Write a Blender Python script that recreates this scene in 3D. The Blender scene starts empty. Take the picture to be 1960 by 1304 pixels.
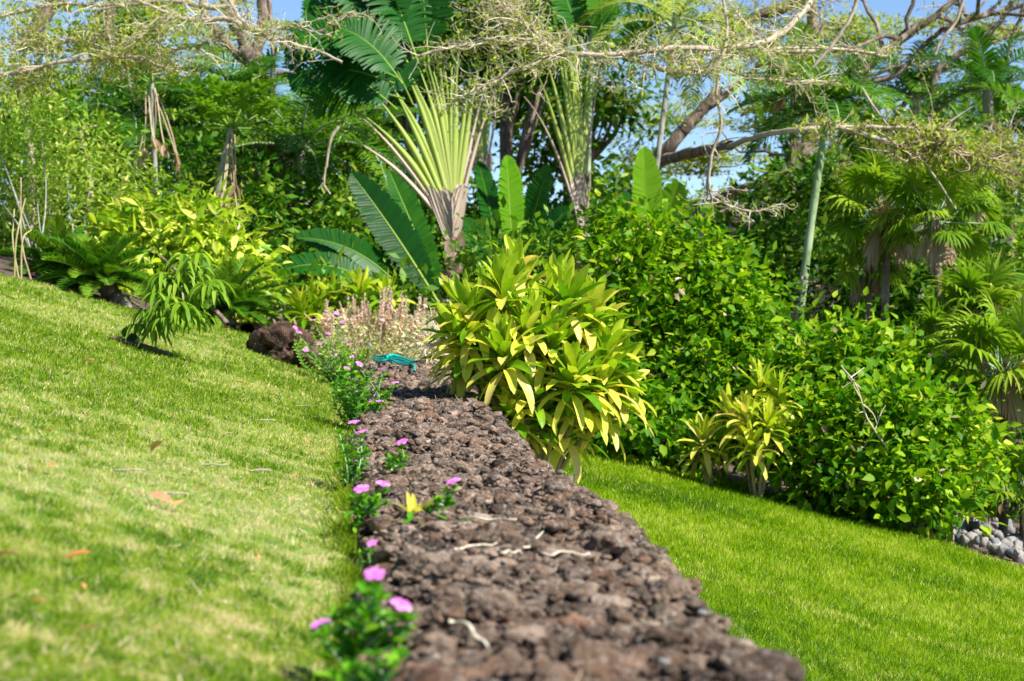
import bpy, math
import numpy as np
from mathutils import Vector

# ------------------------------------------------------------------ camera, sky, sun
scn = bpy.context.scene
FPX = 3267.0                      # focal length in photo pixels (60 mm on a 36 mm sensor)
CAMZ = 0.54
PITCH = math.radians(1.05)
cam_d = bpy.data.cameras.new("camera")
cam = bpy.data.objects.new("camera", cam_d)
scn.collection.objects.link(cam)
cam.location = (0, 0, CAMZ)
cam.rotation_euler = (math.pi / 2 - PITCH, 0, 0)
cam_d.lens = 60.0
cam_d.sensor_width = 36.0
cam_d.clip_start = 0.05
cam_d.clip_end = 4000
cam_d.dof.use_dof = True
cam_d.dof.focus_distance = 8.2
cam_d.dof.aperture_fstop = 4.6
scn.camera = cam
scn.render.resolution_x = 1024
scn.render.resolution_y = 681
scn.view_settings.view_transform = 'Standard'
scn.view_settings.look = 'None'
scn.view_settings.exposure = 1.18
scn.view_settings.gamma = 1.0

SUN_TO = Vector((0.66, -0.42, 0.86)).normalized()
sun_el = math.asin(SUN_TO.z)
sun_az = math.atan2(SUN_TO.x, SUN_TO.y)
w = bpy.data.worlds.new("World")
scn.world = w
w.use_nodes = True
nt = w.node_tree
sky = nt.nodes.new('ShaderNodeTexSky')
sky.sky_type = 'NISHITA'
sky.sun_disc = False
sky.sun_elevation = sun_el
sky.sun_rotation = sun_az
sky.air_density = 1.0
sky.dust_density = 0.0
sky.altitude = 2500
sky.ozone_density = 4.0
bg = nt.nodes['Background']
bg.inputs['Strength'].default_value = 0.08
nt.links.new(sky.outputs[0], bg.inputs['Color'])
sl = bpy.data.lights.new("sun", 'SUN')
sl.energy = 4.6
sl.angle = math.radians(0.5)
sl.color = (1.0, 0.95, 0.86)
so = bpy.data.objects.new("sun", sl)
scn.collection.objects.link(so)
so.rotation_euler = (-SUN_TO).to_track_quat('-Z', 'Y').to_euler()

COL = scn.collection
R = np.random.default_rng(11)

# ------------------------------------------------------------------ helpers
def vec(a): return np.asarray(a, dtype=float)

def nrm(a):
    return a / np.maximum(np.linalg.norm(a, axis=-1, keepdims=True), 1e-9)

def P(px, py, D):
    """world point seen at photo pixel (px, py) at forward distance D"""
    dx = (px - 980.0) / FPX
    dz = (652.0 - py) / FPX
    c, s = math.cos(PITCH), math.sin(PITCH)
    fy, fz = c + dz * s, -s + dz * c
    k = D / fy
    return np.array([dx * k, D, CAMZ + fz * k])

def pl_(lst, D): return [P(a, b, D) for a, b in lst]

def sst(a, b, x):
    t = np.clip((x - a) / (b - a), 0, 1)
    return t * t * (3 - 2 * t)

def _h(ix, iy, iz, seed):
    n = (ix.astype(np.int64) * 73856093) ^ (iy.astype(np.int64) * 19349663) ^ (iz.astype(np.int64) * 83492791) ^ (seed * 2654435761)
    n = (n ^ (n >> 13)) * 1274126177
    n = n & 0x7fffffff
    n = (n ^ (n >> 16)) * 668265263
    return ((n & 0xffffff) / float(0xffffff))

def vnoise(x, y, z=None, seed=1):
    x, y = np.asarray(x, float), np.asarray(y, float)
    z = np.zeros_like(x) if z is None else np.asarray(z, float)
    ix, iy, iz = np.floor(x), np.floor(y), np.floor(z)
    fx, fy, fz = x - ix, y - iy, z - iz
    fx, fy, fz = [f * f * (3 - 2 * f) for f in (fx, fy, fz)]
    r = 0
    for dz in (0, 1):
        wz = fz if dz else 1 - fz
        for dy in (0, 1):
            wy = fy if dy else 1 - fy
            for dx in (0, 1):
                wx = fx if dx else 1 - fx
                r = r + wx * wy * wz * _h(ix + dx, iy + dy, iz + dz, seed)
    return r

def fbm(x, y, z=None, seed=1, oct=4, gain=0.5):
    r, a, t, f = 0, 1.0, 0, 1.0
    for i in range(oct):
        r = r + a * vnoise(x * f, y * f, None if z is None else z * f, seed + i * 7)
        t += a
        a *= gain
        f *= 2.07
    return r / t

def worley(x, y, seed=3):
    ix, iy = np.floor(x), np.floor(y)
    f1 = np.full(x.shape, 9.0); f2 = np.full(x.shape, 9.0); idv = np.zeros(x.shape)
    zz = np.zeros_like(ix)
    for dx in (-1, 0, 1):
        for dy in (-1, 0, 1):
            cx, cy = ix + dx, iy + dy
            jx = cx + _h(cx, cy, zz, seed); jy = cy + _h(cx, cy, zz, seed + 5)
            d = np.hypot(jx - x, jy - y)
            i = _h(cx, cy, zz, seed + 9)
            nearer = d < f1
            f2 = np.where(nearer, f1, np.minimum(f2, d))
            idv = np.where(nearer, i, idv)
            f1 = np.where(nearer, d, f1)
    return f1, f2, idv

class MB:
    def __init__(s):
        s.v, s.f, s.r, s.n = [], [], [], 0
    def add(s, v, f, r=0.5):
        v = np.asarray(v, float).reshape(-1, 3)
        f = np.asarray(f, np.int64)
        s.v.append(v); s.f.append(f + s.n)
        rr = np.broadcast_to(np.asarray(r, float), (len(v),)) if np.ndim(r) < 2 else np.asarray(r).reshape(-1)
        s.r.append(rr)
        s.n += len(v)
    def build(s, name, mat, parent=None, smooth=True):
        V = np.concatenate(s.v)
        if parent is not None:
            V = V - np.array(world_loc(parent))
        lo = np.concatenate([f.ravel() for f in s.f])
        sz = np.concatenate([np.full(len(f), f.shape[1]) for f in s.f])
        me = bpy.data.meshes.new(name)
        me.vertices.add(len(V)); me.vertices.foreach_set('co', V.astype(np.float32).ravel())
        me.loops.add(len(lo)); me.loops.foreach_set('vertex_index', lo.astype(np.int32))
        me.polygons.add(len(sz))
        st = np.concatenate([[0], np.cumsum(sz)[:-1]])
        me.polygons.foreach_set('loop_start', st.astype(np.int32))
        me.polygons.foreach_set('use_smooth', np.full(len(sz), smooth))
        me.update(calc_edges=True)
        a = me.attributes.new('rnd', 'FLOAT', 'POINT')
        a.data.foreach_set('value', np.concatenate(s.r).astype(np.float32))
        me.materials.append(mat)
        o = bpy.data.objects.new(name, me)
        COL.objects.link(o)
        if parent is not None:
            o.parent = parent
        return o

def world_loc(o):
    l = Vector((0, 0, 0))
    while o is not None:
        l = l + o.location
        o = o.parent
    return l

def thing(name, label, cat, loc, group=None):
    o = bpy.data.objects.new(name, None)
    o.empty_display_size = 0.1
    COL.objects.link(o)
    o.location = tuple(float(c) for c in loc)
    return tag(o, label, cat, group)

def tag(o, label, cat, group=None, kind=None):
    o['label'] = label
    o['category'] = cat
    if group: o['group'] = group
    if kind: o['kind'] = kind
    return o

PROF = {
    'leaf': lambda t: np.sin(np.pi * np.clip(t, 0, 1) ** 0.85) ** 0.8 * (1 - 0.15 * t) + 0.02,
    'oval': lambda t: np.sqrt(np.maximum(1 - (2 * t - 1) ** 2, 0)) + 0.02,
    'heart': lambda t: np.where(t < 0.3, 0.35 + t / 0.3 * 0.65, np.maximum(1 - ((t - 0.3) / 0.7) ** 1.4, 0.02)),
    'strap': lambda t: np.minimum(1, 0.28 + t * 1.9) * np.sqrt(np.maximum(1 - t ** 3.0, 0)) + 0.01,
    'grass': lambda t: 1 - t * 0.93,
    'lobe': lambda t: np.where(t > 0.9, 0.55, 1.0) * np.ones_like(t),
    'needle': lambda t: np.minimum(1, .5 + 2 * t) * (1 - t ** 2) + 0.03,
}

def ribbons(mb, p, d, nn, L, W, n=3, droop=0.0, prof='leaf', fold=0.2, rnd=None, curl=0.0):
    p = np.asarray(p, float).reshape(-1, 3)
    k = len(p)
    d = nrm(np.broadcast_to(np.asarray(d, float), (k, 3)).copy())
    nn = np.broadcast_to(np.asarray(nn, float), (k, 3)).copy()
    L = np.broadcast_to(np.asarray(L, float), (k,)); W = np.broadcast_to(np.asarray(W, float), (k,))
    dr = np.broadcast_to(np.asarray(droop, float), (k,))
    cu = np.broadcast_to(np.asarray(curl, float), (k,))
    if rnd is None: rnd = R.random(k)
    rnd = np.broadcast_to(np.asarray(rnd, float), (k,))
    side = nrm(np.cross(d, nn)); nn = nrm(np.cross(side, d))
    rows = []
    pos = p.copy()
    w_cols = 3 if fold is not None else 2
    for i in range(n + 1):
        t = i / n
        ww = (W * 0.5 * PROF[prof](np.array(t)))[:, None]
        if fold is None:
            rows.append(np.stack([pos - side * ww, pos + side * ww], 1))
        else:
            up = nn * ww * fold
            rows.append(np.stack([pos - side * ww + up, pos, pos + side * ww + up], 1))
        pos = pos + d * (L / n)[:, None]
        d = d + np.array([0, 0, -1.0]) * (dr / n)[:, None] + nn * (cu / n)[:, None]
        d = nrm(d)
        nn = nrm(np.cross(side, d))
    V = np.stack(rows, 1)                      # k, n+1, c, 3
    base = []
    for i in range(n):
        for c in range(w_cols - 1):
            a = i * w_cols + c
            base.append([a, a + 1, a + 1 + w_cols, a + w_cols])
    base = np.array(base)
    nv = (n + 1) * w_cols
    F = (np.arange(k)[:, None, None] * nv + base[None]).reshape(-1, 4)
    mb.add(V.reshape(-1, 3), F, np.repeat(rnd, nv))

def tubes(mb, pts, rad, sides=5, rnd=None, cap=False):
    pts = np.asarray(pts, float)
    if pts.ndim == 2: pts = pts[None]
    k, n, _ = pts.shape
    rad = np.broadcast_to(np.asarray(rad, float), (k, n))
    tan = np.gradient(pts, axis=1)
    tan = nrm(tan)
    ref = np.where(np.abs(tan[:, :1, 2:3]) > 0.8, np.array([1.0, 0.1, 0]), np.array([0.0, 0.05, 1.0]))
    ref = np.broadcast_to(ref, tan.shape)
    a = nrm(np.cross(tan, ref)); b = np.cross(tan, a)
    th = np.arange(sides) * 2 * np.pi / sides
    V = pts[:, :, None] + rad[:, :, None, None] * (a[:, :, None] * np.cos(th)[:, None] + b[:, :, None] * np.sin(th)[:, None])
    base = []
    for i in range(n - 1):
        for j in range(sides):
            j2 = (j + 1) % sides
            base.append([i * sides + j, i * sides + j2, (i + 1) * sides + j2, (i + 1) * sides + j])
    nv = n * sides
    F = (np.arange(k)[:, None, None] * nv + np.array(base)[None]).reshape(-1, 4)
    if rnd is None: rnd = R.random(k)
    mb.add(V.reshape(-1, 3), F, np.repeat(np.broadcast_to(rnd, (k,)), nv))
    return V

def smooth_path(pts, n=6):
    pts = np.asarray(pts, float)
    if len(pts) < 3:
        t = np.linspace(0, 1, n)[:, None]
        return pts[0] * (1 - t) + pts[-1] * t
    ext = np.vstack([2 * pts[0] - pts[1], pts, 2 * pts[-1] - pts[-2]])
    out = []
    for i in range(1, len(ext) - 2):
        p0, p1, p2, p3 = ext[i - 1:i + 3]
        for t in np.linspace(0, 1, n, endpoint=False):
            out.append(0.5 * ((2 * p1) + (-p0 + p2) * t + (2 * p0 - 5 * p1 + 4 * p2 - p3) * t * t + (-p0 + 3 * p1 - 3 * p2 + p3) * t ** 3))
    out.append(pts[-1])
    return np.array(out)

def limb(mb, pts, r0, r1, sides=9, wob=0.12, n=6, rnd=0.5):
    """a limb through pts with knotty variation"""
    q = smooth_path(pts, n)
    m = len(q)
    rad = np.linspace(r0, r1, m) * (1 + wob * (R.random(m) - .5) * 2)
    q = q + R.normal(0, 1, q.shape) * rad[:, None] * 0.12
    tubes(mb, q, rad[None], sides, rnd)
    return q

def walk(p, d, L, n, wob, up=0.0):
    """batch of wobbly paths: returns (k, n+1, 3)"""
    k = len(p)
    out = [p]
    d = nrm(d.copy()); L = np.broadcast_to(L, (k,))
    for i in range(n):
        d = nrm(d + R.normal(0, wob, (k, 3)) + np.array([0, 0, up]))
        out.append(out[-1] + d * (L / n)[:, None])
    return np.stack(out, 1)

def rand_dir(k, zs=1.0, zb=0.0):
    a = R.normal(0, 1, (k, 3)); a = nrm(a)
    a[:, 2] = a[:, 2] * zs + zb
    return nrm(a)

# ------------------------------------------------------------------ materials
def new_mat(name):
    m = bpy.data.materials.new(name)
    m.use_nodes = True
    t = m.node_tree
    b = t.nodes['Principled BSDF']
    return m, t, b

def ramp(t, cols, pos=None):
    r = t.nodes.new('ShaderNodeValToRGB')
    n = len(cols)
    pos = pos or [i / (n - 1) for i in range(n)]
    e = r.color_ramp.elements
    e[0].position = pos[0]; e[0].color = (*cols[0], 1)
    e[1].position = pos[-1]; e[1].color = (*cols[-1], 1)
    for i in range(1, n - 1):
        x = e.new(pos[i]); x.color = (*cols[i], 1)
    return r

def leafmat(name, cols, rough=0.45, trans=0.3, spec=0.35, noise=0.0, nscale=30, pos=None, tcol=1.6):
    m, t, b = new_mat(name)
    at = t.nodes.new('ShaderNodeAttribute'); at.attribute_name = 'rnd'
    fac = at.outputs['Fac']
    if noise:
        tc = t.nodes.new('ShaderNodeTexCoord')
        nz = t.nodes.new('ShaderNodeTexNoise'); nz.inputs['Scale'].default_value = nscale; nz.inputs['Detail'].default_value = 3
        t.links.new(tc.outputs['Object'], nz.inputs['Vector'])
        ma = t.nodes.new('ShaderNodeMath'); ma.operation = 'MULTIPLY_ADD'
        ma.inputs[1].default_value = noise; 
        t.links.new(nz.outputs['Fac'], ma.inputs[0])
        sb = t.nodes.new('ShaderNodeMath'); sb.operation = 'SUBTRACT'; sb.inputs[1].default_value = noise * 0.5
        t.links.new(fac, sb.inputs[0]); t.links.new(sb.outputs[0], ma.inputs[2])
        fac = ma.outputs[0]
    r = ramp(t, cols, pos)
    t.links.new(fac, r.inputs['Fac'])
    t.links.new(r.outputs['Color'], b.inputs['Base Color'])
    b.inputs['Roughness'].default_value = rough
    b.inputs['Specular IOR Level'].default_value = spec * .5
    if trans:
        tr = t.nodes.new('ShaderNodeBsdfTranslucent')
        mu = t.nodes.new('ShaderNodeMix'); mu.data_type = 'RGBA'; mu.blend_type = 'MULTIPLY'; mu.inputs[0].default_value = 1
        t.links.new(r.outputs['Color'], mu.inputs[6]); mu.inputs[7].default_value = (tcol * 1.05, tcol * 1.1, tcol * 0.6, 1)
        t.links.new(mu.outputs[2], tr.inputs['Color'])
        mx = t.nodes.new('ShaderNodeMixShader'); mx.inputs[0].default_value = trans
        t.links.new(b.outputs[0], mx.inputs[1]); t.links.new(tr.outputs[0], mx.inputs[2])
        t.links.new(mx.outputs[0], t.nodes['Material Output'].inputs['Surface'])
    return m

def solidmat(name, cols, scale=8, rough=0.85, bump=0.4, bdist=0.02, detail=8, stretch=(1, 1, 1), pos=None, attr=False, bscale=None):
    m, t, b = new_mat(name)
    tc = t.nodes.new('ShaderNodeTexCoord')
    mp = t.nodes.new('ShaderNodeMapping'); mp.inputs['Scale'].default_value = stretch
    t.links.new(tc.outputs['Object'], mp.inputs['Vector'])
    nz = t.nodes.new('ShaderNodeTexNoise'); nz.inputs['Scale'].default_value = scale; nz.inputs['Detail'].default_value = detail
    nz.inputs['Roughness'].default_value = 0.65
    t.links.new(mp.outputs[0], nz.inputs['Vector'])
    fac = nz.outputs['Fac']
    if attr:
        at = t.nodes.new('ShaderNodeAttribute'); at.attribute_name = 'rnd'
        ma = t.nodes.new('ShaderNodeMath'); ma.operation = 'MULTIPLY_ADD'; ma.inputs[1].default_value = 0.6
        sb = t.nodes.new('ShaderNodeMath'); sb.operation = 'SUBTRACT'; sb.inputs[1].default_value = 0.3
        t.links.new(at.outputs['Fac'], ma.inputs[0]); t.links.new(nz.outputs['Fac'], sb.inputs[0]); t.links.new(sb.outputs[0], ma.inputs[2])
        fac = ma.outputs[0]
    r = ramp(t, cols, pos)
    t.links.new(fac, r.inputs['Fac'])
    t.links.new(r.outputs['Color'], b.inputs['Base Color'])
    b.inputs['Roughness'].default_value = rough
    b.inputs['Specular IOR Level'].default_value = 0.25
    if bump:
        n2 = nz
        if bscale:
            n2 = t.nodes.new('ShaderNodeTexNoise'); n2.inputs['Scale'].default_value = bscale; n2.inputs['Detail'].default_value = 6
            t.links.new(mp.outputs[0], n2.inputs['Vector'])
        bp = t.nodes.new('ShaderNodeBump'); bp.inputs['Strength'].default_value = bump; bp.inputs['Distance'].default_value = bdist
        t.links.new(n2.outputs['Fac'], bp.inputs['Height']); t.links.new(bp.outputs[0], b.inputs['Normal'])
    return m

M = {}
M['bark_pale'] = solidmat('bark_pale', [(.14, .11, .08), (.38, .31, .24), (.55, .47, .38)], 14, stretch=(1, 1, .35), pos=[.3, .5, .75])
M['bark_brown'] = solidmat('bark_brown', [(.05, .036, .028), (.19, .14, .105), (.44, .37, .29)], 10, stretch=(1, 1, .3), pos=[.3, .52, .72], bump=.8, bdist=.05)
M['bark_grey'] = solidmat('bark_grey', [(.10, .10, .085), (.26, .26, .21), (.42, .42, .35)], 12, stretch=(1, 1, .25), pos=[.3, .5, .75])
M['stalk_green'] = solidmat('stalk_green', [(.10, .17, .06), (.28, .38, .2), (.42, .5, .33)], 7, stretch=(1, 1, .6), pos=[.3, .5, .75], bump=.2)
M['twig'] = solidmat('twig', [(.34, .26, .18), (.62, .52, .38), (.74, .66, .53)], 6, attr=True, bump=0, pos=[.2, .5, .85])
M['twig_brown'] = solidmat('twig_brown', [(.14, .09, .06), (.36, .26, .17), (.52, .42, .3)], 6, attr=True, bump=0, pos=[.2, .5, .85])
M['monkeypod_leaf'] = leafmat('monkeypod_leaf', [(.12, .18, .01), (.28, .34, .03), (.45, .46, .11)], trans=.4, rough=.6)
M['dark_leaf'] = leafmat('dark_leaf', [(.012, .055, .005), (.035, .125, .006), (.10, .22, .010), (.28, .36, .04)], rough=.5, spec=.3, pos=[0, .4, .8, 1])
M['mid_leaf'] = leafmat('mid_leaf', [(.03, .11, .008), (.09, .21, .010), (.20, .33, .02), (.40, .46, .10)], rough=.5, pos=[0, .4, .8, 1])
M['shrub_leaf'] = leafmat('shrub_leaf', [(.02, .10, .003), (.08, .22, .004), (.28, .42, .008), (.54, .55, .07)], rough=.5, spec=.3, pos=[0, .35, .78, 1], trans=.36)
M['light_leaf'] = leafmat('light_leaf', [(.05, .15, .01), (.17, .30, .02), (.36, .46, .06), (.60, .56, .22)], rough=.6, pos=[0, .35, .8, 1])
M['yellow_leaf'] = leafmat('yellow_leaf', [(.04, .15, .008), (.16, .32, .01), (.38, .48, .02), (.66, .64, .14)], rough=.4, pos=[0, .35, .7, 1])
M['palm_leaf'] = leafmat('palm_leaf', [(.015, .075, .005), (.045, .15, .007), (.14, .26, .012), (.34, .38, .07)], rough=.5, spec=.3, pos=[0, .45, .8, 1])
M['fan_leaf'] = leafmat('fan_leaf', [(.05, .13, .008), (.14, .26, .01), (.32, .42, .03), (.55, .52, .16)], rough=.5, spec=.3, pos=[0, .4, .8, 1])
M['dead_leaf'] = leafmat('dead_leaf', [(.26, .16, .10), (.50, .36, .25), (.70, .58, .42)], rough=.8, trans=.25, spec=.1, tcol=1.2)
M['banana_leaf'] = leafmat('banana_leaf', [(.006, .055, .007), (.016, .115, .008), (.07, .22, .010), (.22, .35, .03)], rough=.42, spec=.4, noise=.35, nscale=4, pos=[0, .45, .8, 1])
M['banana_light'] = leafmat('banana_light', [(.04, .2, .01), (.12, .33, .01), (.3, .46, .03)], rough=.35, trans=.4)
M['midrib'] = leafmat('midrib', [(.10, .22, .02), (.26, .38, .06)], trans=0)
M['ti_leaf'] = leafmat('ti_leaf', [(.03, .13, .004), (.10, .25, .006), (.25, .38, .012), (.46, .50, .03), (.62, .58, .09), (.66, .46, .2)], rough=.4, spec=.5, noise=.3, nscale=22, pos=[0, .28, .5, .72, .9, 1], trans=.3)
M['ti_stem'] = solidmat('ti_stem', [(.12, .08, .04), (.33, .25, .14), (.45, .37, .25)], 25, stretch=(1, 1, 3))
M['cycad_leaf'] = leafmat('cycad_leaf', [(.02, .085, .008), (.06, .18, .01), (.18, .29, .015), (.42, .40, .08)], rough=.5, spec=.3, pos=[0, .45, .8, 1])
M['peri_leaf'] = leafmat('peri_leaf', [(.02, .13, .008), (.08, .27, .01), (.22, .42, .02), (.5, .5, .05)], rough=.35, pos=[0, .4, .9, 1])
M['petal'] = leafmat('petal', [(.66, .15, .56), (.76, .24, .68), (.83, .34, .76)], rough=.6, trans=.3, tcol=1.0)
M['petal_eye'] = leafmat('petal_eye', [(.55, .02, .25), (.65, .05, .3)], trans=0)
M['salvia_spike'] = leafmat('salvia_spike', [(.50, .34, .36), (.66, .49, .49), (.74, .60, .52)], rough=.8, trans=.3)
M['salvia_leaf'] = leafmat('salvia_leaf', [(.22, .27, .09), (.40, .44, .2), (.62, .56, .35), (.7, .5, .33)], rough=.7, trans=.25)
M['fan_base'] = leafmat('fan_base', [(.32, .25, .19), (.52, .40, .31), (.66, .54, .44)], rough=.75, trans=0, noise=.3, nscale=8)
M['fan_trunk'] = leafmat('fan_trunk', [(.16, .10, .07), (.34, .24, .18), (.55, .43, .34)], rough=.8, trans=0, noise=.4, nscale=12)
M['fan_stalk'] = leafmat('fan_stalk', [(.09, .17, .035), (.27, .36, .07), (.48, .52, .16)], rough=.4, trans=0, noise=.2, nscale=2.5)
M['grass_up'] = leafmat('grass_up', [(.05, .12, .003), (.135, .235, .006), (.27, .33, .03), (.46, .42, .16), (.60, .48, .29)], rough=.7, spec=.1, trans=.3, pos=[0, .3, .58, .8, 1])
M['grass_low'] = leafmat('grass_low', [(.05, .12, .002), (.13, .245, .003), (.25, .35, .006), (.50, .49, .12)], rough=.7, spec=.1, trans=.3, pos=[0, .35, .8, 1])
M['hose'] = solidmat('hose', [(.0, .27, .25), (.01, .42, .38)], 5, rough=.35, bump=0)
M['timber'] = solidmat('timber', [(.05, .035, .025), (.14, .1, .075), (.22, .17, .13)], 12, stretch=(.3, 1, 1))
M['pebble'] = solidmat('pebble', [(.035, .04, .05), (.12, .125, .14), (.26, .235, .21), (.42, .39, .36)], 3.5, attr=True, bump=.3, rough=.75)
M['litter'] = leafmat('litter', [(.58, .15, .04), (.58, .27, .12), (.28, .12, .05), (.60, .38, .22)], rough=.7, trans=.15, noise=.3, nscale=40)
M['straw'] = leafmat('straw', [(.3, .25, .17), (.5, .43, .33)], rough=.8, trans=.1)
M['thatch'] = leafmat('thatch', [(.36, .27, .16), (.58, .47, .3), (.66, .42, .25), (.7, .62, .45)], rough=.8, trans=.1)
M['cane'] = solidmat('cane', [(.16, .14, .05), (.34, .30, .13), (.45, .4, .22)], 8, bump=0)
M['pink_flower'] = leafmat('pink_flower', [(.6, .38, .36), (.75, .5, .46)], rough=.7, trans=.3, tcol=1)
M['yellow_fruit'] = leafmat('yellow_fruit', [(.55, .42, .12), (.75, .55, .22), (.8, .65, .35)], rough=.7, trans=.1)

def mat_lava(name='lava_rock', boulder=False):
    m, t, b = new_mat(name)
    tc = t.nodes.new('ShaderNodeTexCoord')
    def noise(s, det=6, ro=.6):
        n = t.nodes.new('ShaderNodeTexNoise'); n.inputs['Scale'].default_value = s; n.inputs['Detail'].default_value = det
        n.inputs['Roughness'].default_value = ro
        t.links.new(tc.outputs['Object'], n.inputs['Vector']); return n
    n1 = noise(9); n2 = noise(48, 8, .75); n3 = noise(3.2, 3)
    r1 = ramp(t, [(.05, .035, .026), (.165, .122, .092), (.36, .285, .23)], [.36, .5, .66])
    t.links.new(n1.outputs['Fac'], r1.inputs['Fac'])
    at = t.nodes.new('ShaderNodeAttribute'); at.attribute_name = 'rnd'
    rs = ramp(t, [(.45, .44, .45), (.80, .78, .76), (1.0, .90, .82), (1.25, 1.22, 1.18), (1.05, .78, .64)], [0, .3, .55, .8, 1])
    t.links.new(at.outputs['Fac'], rs.inputs['Fac'])
    mt_ = t.nodes.new('ShaderNodeMix'); mt_.data_type = 'RGBA'; mt_.blend_type = 'MULTIPLY'; mt_.inputs[0].default_value = 1
    t.links.new(r1.outputs[0], mt_.inputs[6]); t.links.new(rs.outputs[0], mt_.inputs[7])
    # rusty stones
    r3 = ramp(t, [(0, 0, 0), (1, 1, 1)], [.56, .68]); t.links.new(n3.outputs['Fac'], r3.inputs['Fac'])
    mx = t.nodes.new('ShaderNodeMix'); mx.data_type = 'RGBA'
    t.links.new(r3.outputs[0], mx.inputs[0]); t.links.new(mt_.outputs[2], mx.inputs[6]); mx.inputs[7].default_value = (.24, .14, .085, 1)
    sc = t.nodes.new('ShaderNodeMath'); sc.operation = 'MULTIPLY'; sc.inputs[1].default_value = .6
    t.links.new(r3.outputs[0], sc.inputs[0]); t.links.new(sc.outputs[0], mx.inputs[0])
    # pale flecks and lichen; small highlights on the rock put into the colour
    r2 = ramp(t, [(0, 0, 0), (1, 1, 1)], [.52, .72] if not boulder else [.6, .66]); t.links.new(n2.outputs['Fac'], r2.inputs['Fac'])
    m2 = t.nodes.new('ShaderNodeMix'); m2.data_type = 'RGBA'
    s2 = t.nodes.new('ShaderNodeMath'); s2.operation = 'MULTIPLY'; s2.inputs[1].default_value = .8
    t.links.new(r2.outputs[0], s2.inputs[0]); t.links.new(s2.outputs[0], m2.inputs[0])
    t.links.new(mx.outputs[2], m2.inputs[6]); m2.inputs[7].default_value = (.56, .49, .43, 1)
    t.links.new(m2.outputs[2], b.inputs['Base Color'])
    b.inputs['Roughness'].default_value = .95
    b.inputs['Specular IOR Level'].default_value = .15
    vo = t.nodes.new('ShaderNodeTexVoronoi'); vo.inputs['Scale'].default_value = 70
    t.links.new(tc.outputs['Object'], vo.inputs['Vector'])
    ad = t.nodes.new('ShaderNodeMath'); ad.operation = 'ADD'
    n4 = noise(130, 8, .75)
    t.links.new(n4.outputs['Fac'], ad.inputs[0]); t.links.new(vo.outputs['Distance'], ad.inputs[1])
    bp = t.nodes.new('ShaderNodeBump'); bp.inputs['Strength'].default_value = .9; bp.inputs['Distance'].default_value = .012
    t.links.new(ad.outputs[0], bp.inputs['Height']); t.links.new(bp.outputs[0], b.inputs['Normal'])
    return m
M['lava'] = mat_lava()
M['boulder'] = mat_lava('boulder_rock', True)
for nd in M['boulder'].node_tree.nodes:
    if nd.type == 'VALTORGB' and len(nd.color_ramp.elements) == 3:
        for e_, c_ in zip(nd.color_ramp.elements, [(.03, .02, .017), (.10, .062, .048), (.2, .14, .11)]): e_.color = (*c_, 1)

# ------------------------------------------------------------------ terrain
_RD = np.array([0., 2.478, 2.83, 3.05, 3.47, 3.69, 4.55, 5.22, 5.64, 6.35, 7.74, 8.91, 11.9, 16.3, 40])
_RX = np.array([.63, .40, .385, .37, .357, .335, .278, .228, .18, .092, -.01, -.10, -.37, -.78, -3.0])
_LD = np.array([0., 2.478, 3.77, 4.3, 5.73, 7.41, 9.9, 16.3, 40])
_LX = np.array([.045, -.182, -.28, -.37, -.50, -.655, -.84, -1.42, -3.6])
def wr(y): return np.interp(y, _RD, _RX)
def wl(y): return np.interp(y, _LD, _LX)

def height(x, y):
    x = np.asarray(x, float); y = np.asarray(y, float)
    d = (.045 - .0915 * y) - x
    dl = np.maximum(d, 0)
    dl = np.where(dl > 4, 4 + (dl - 4) * .35, dl)
    dl = np.minimum(dl, 9)
    zl = -.115 + .28 * dl + .15 * (1 - np.exp(-dl / .6)) * sst(8, 16, y)
    zl = zl + (fbm(x * .5 + 9, y * .5, seed=4, oct=2) - .5) * .06
    xr = np.where(x > 5, 5 + (x - 5) * .3, x)
    zr = -.53 - .21 * np.clip(xr, -4, 9) + (fbm(x * .4, y * .4, seed=8, oct=2) - .5) * .05
    wd = .22 + 3.0 * sst(16.8, 22, y)
    c = (wl(y) + wr(y)) / 2
    t = sst(c - wd, c + wd, x)
    z = zl * (1 - t) + zr * t
    far = sst(24, 34, y)
    return z * (1 - far) + (.35 * far)

def G(px, py, dmax=60):
    """ground point under a photo pixel"""
    D = np.concatenate([np.arange(1.5, 30, .01), np.arange(30, dmax, .1)])
    q = np.array([P(px, py, 1.0)])
    dirv = q[0] - np.array([0, 0, CAMZ])
    pts = np.array([0, 0, CAMZ]) + dirv[None] * D[:, None]
    h = height(pts[:, 0], pts[:, 1])
    hit = np.nonzero(pts[:, 2] <= h)[0]
    i = hit[0] if len(hit) else len(D) - 1
    p = pts[i].copy(); p[2] = height(p[0:1], p[1:2])[0]
    return p

def on_ground(px, D):
    x = P(px, 592, D)[0]
    return np.array([x, D, float(height(np.array([x]), np.array([D]))[0])])

# bed lines (lawn in front of them)
bedL = np.array([G(px, py)[:2] for px, py in [(-200, 480), (0, 527), (120, 552), (240, 592), (380, 622), (480, 640), (600, 662)]])
bedR = np.array([G(px, py)[:2] for px, py in [(1060, 848), (1180, 868), (1300, 895), (1400, 925), (1500, 955), (1640, 990), (1790, 1030), (1870, 1062), (1960, 1088), (2150, 1130)]])
def ybed(x):
    x = np.asarray(x, float)
    a = bedL[np.argsort(bedL[:, 0])]; b = bedR[np.argsort(bedR[:, 0])]
    xs = np.concatenate([a[:, 0], b[:, 0]]); ys = np.concatenate([a[:, 1], b[:, 1]])
    return np.interp(x, xs, ys)

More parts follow.
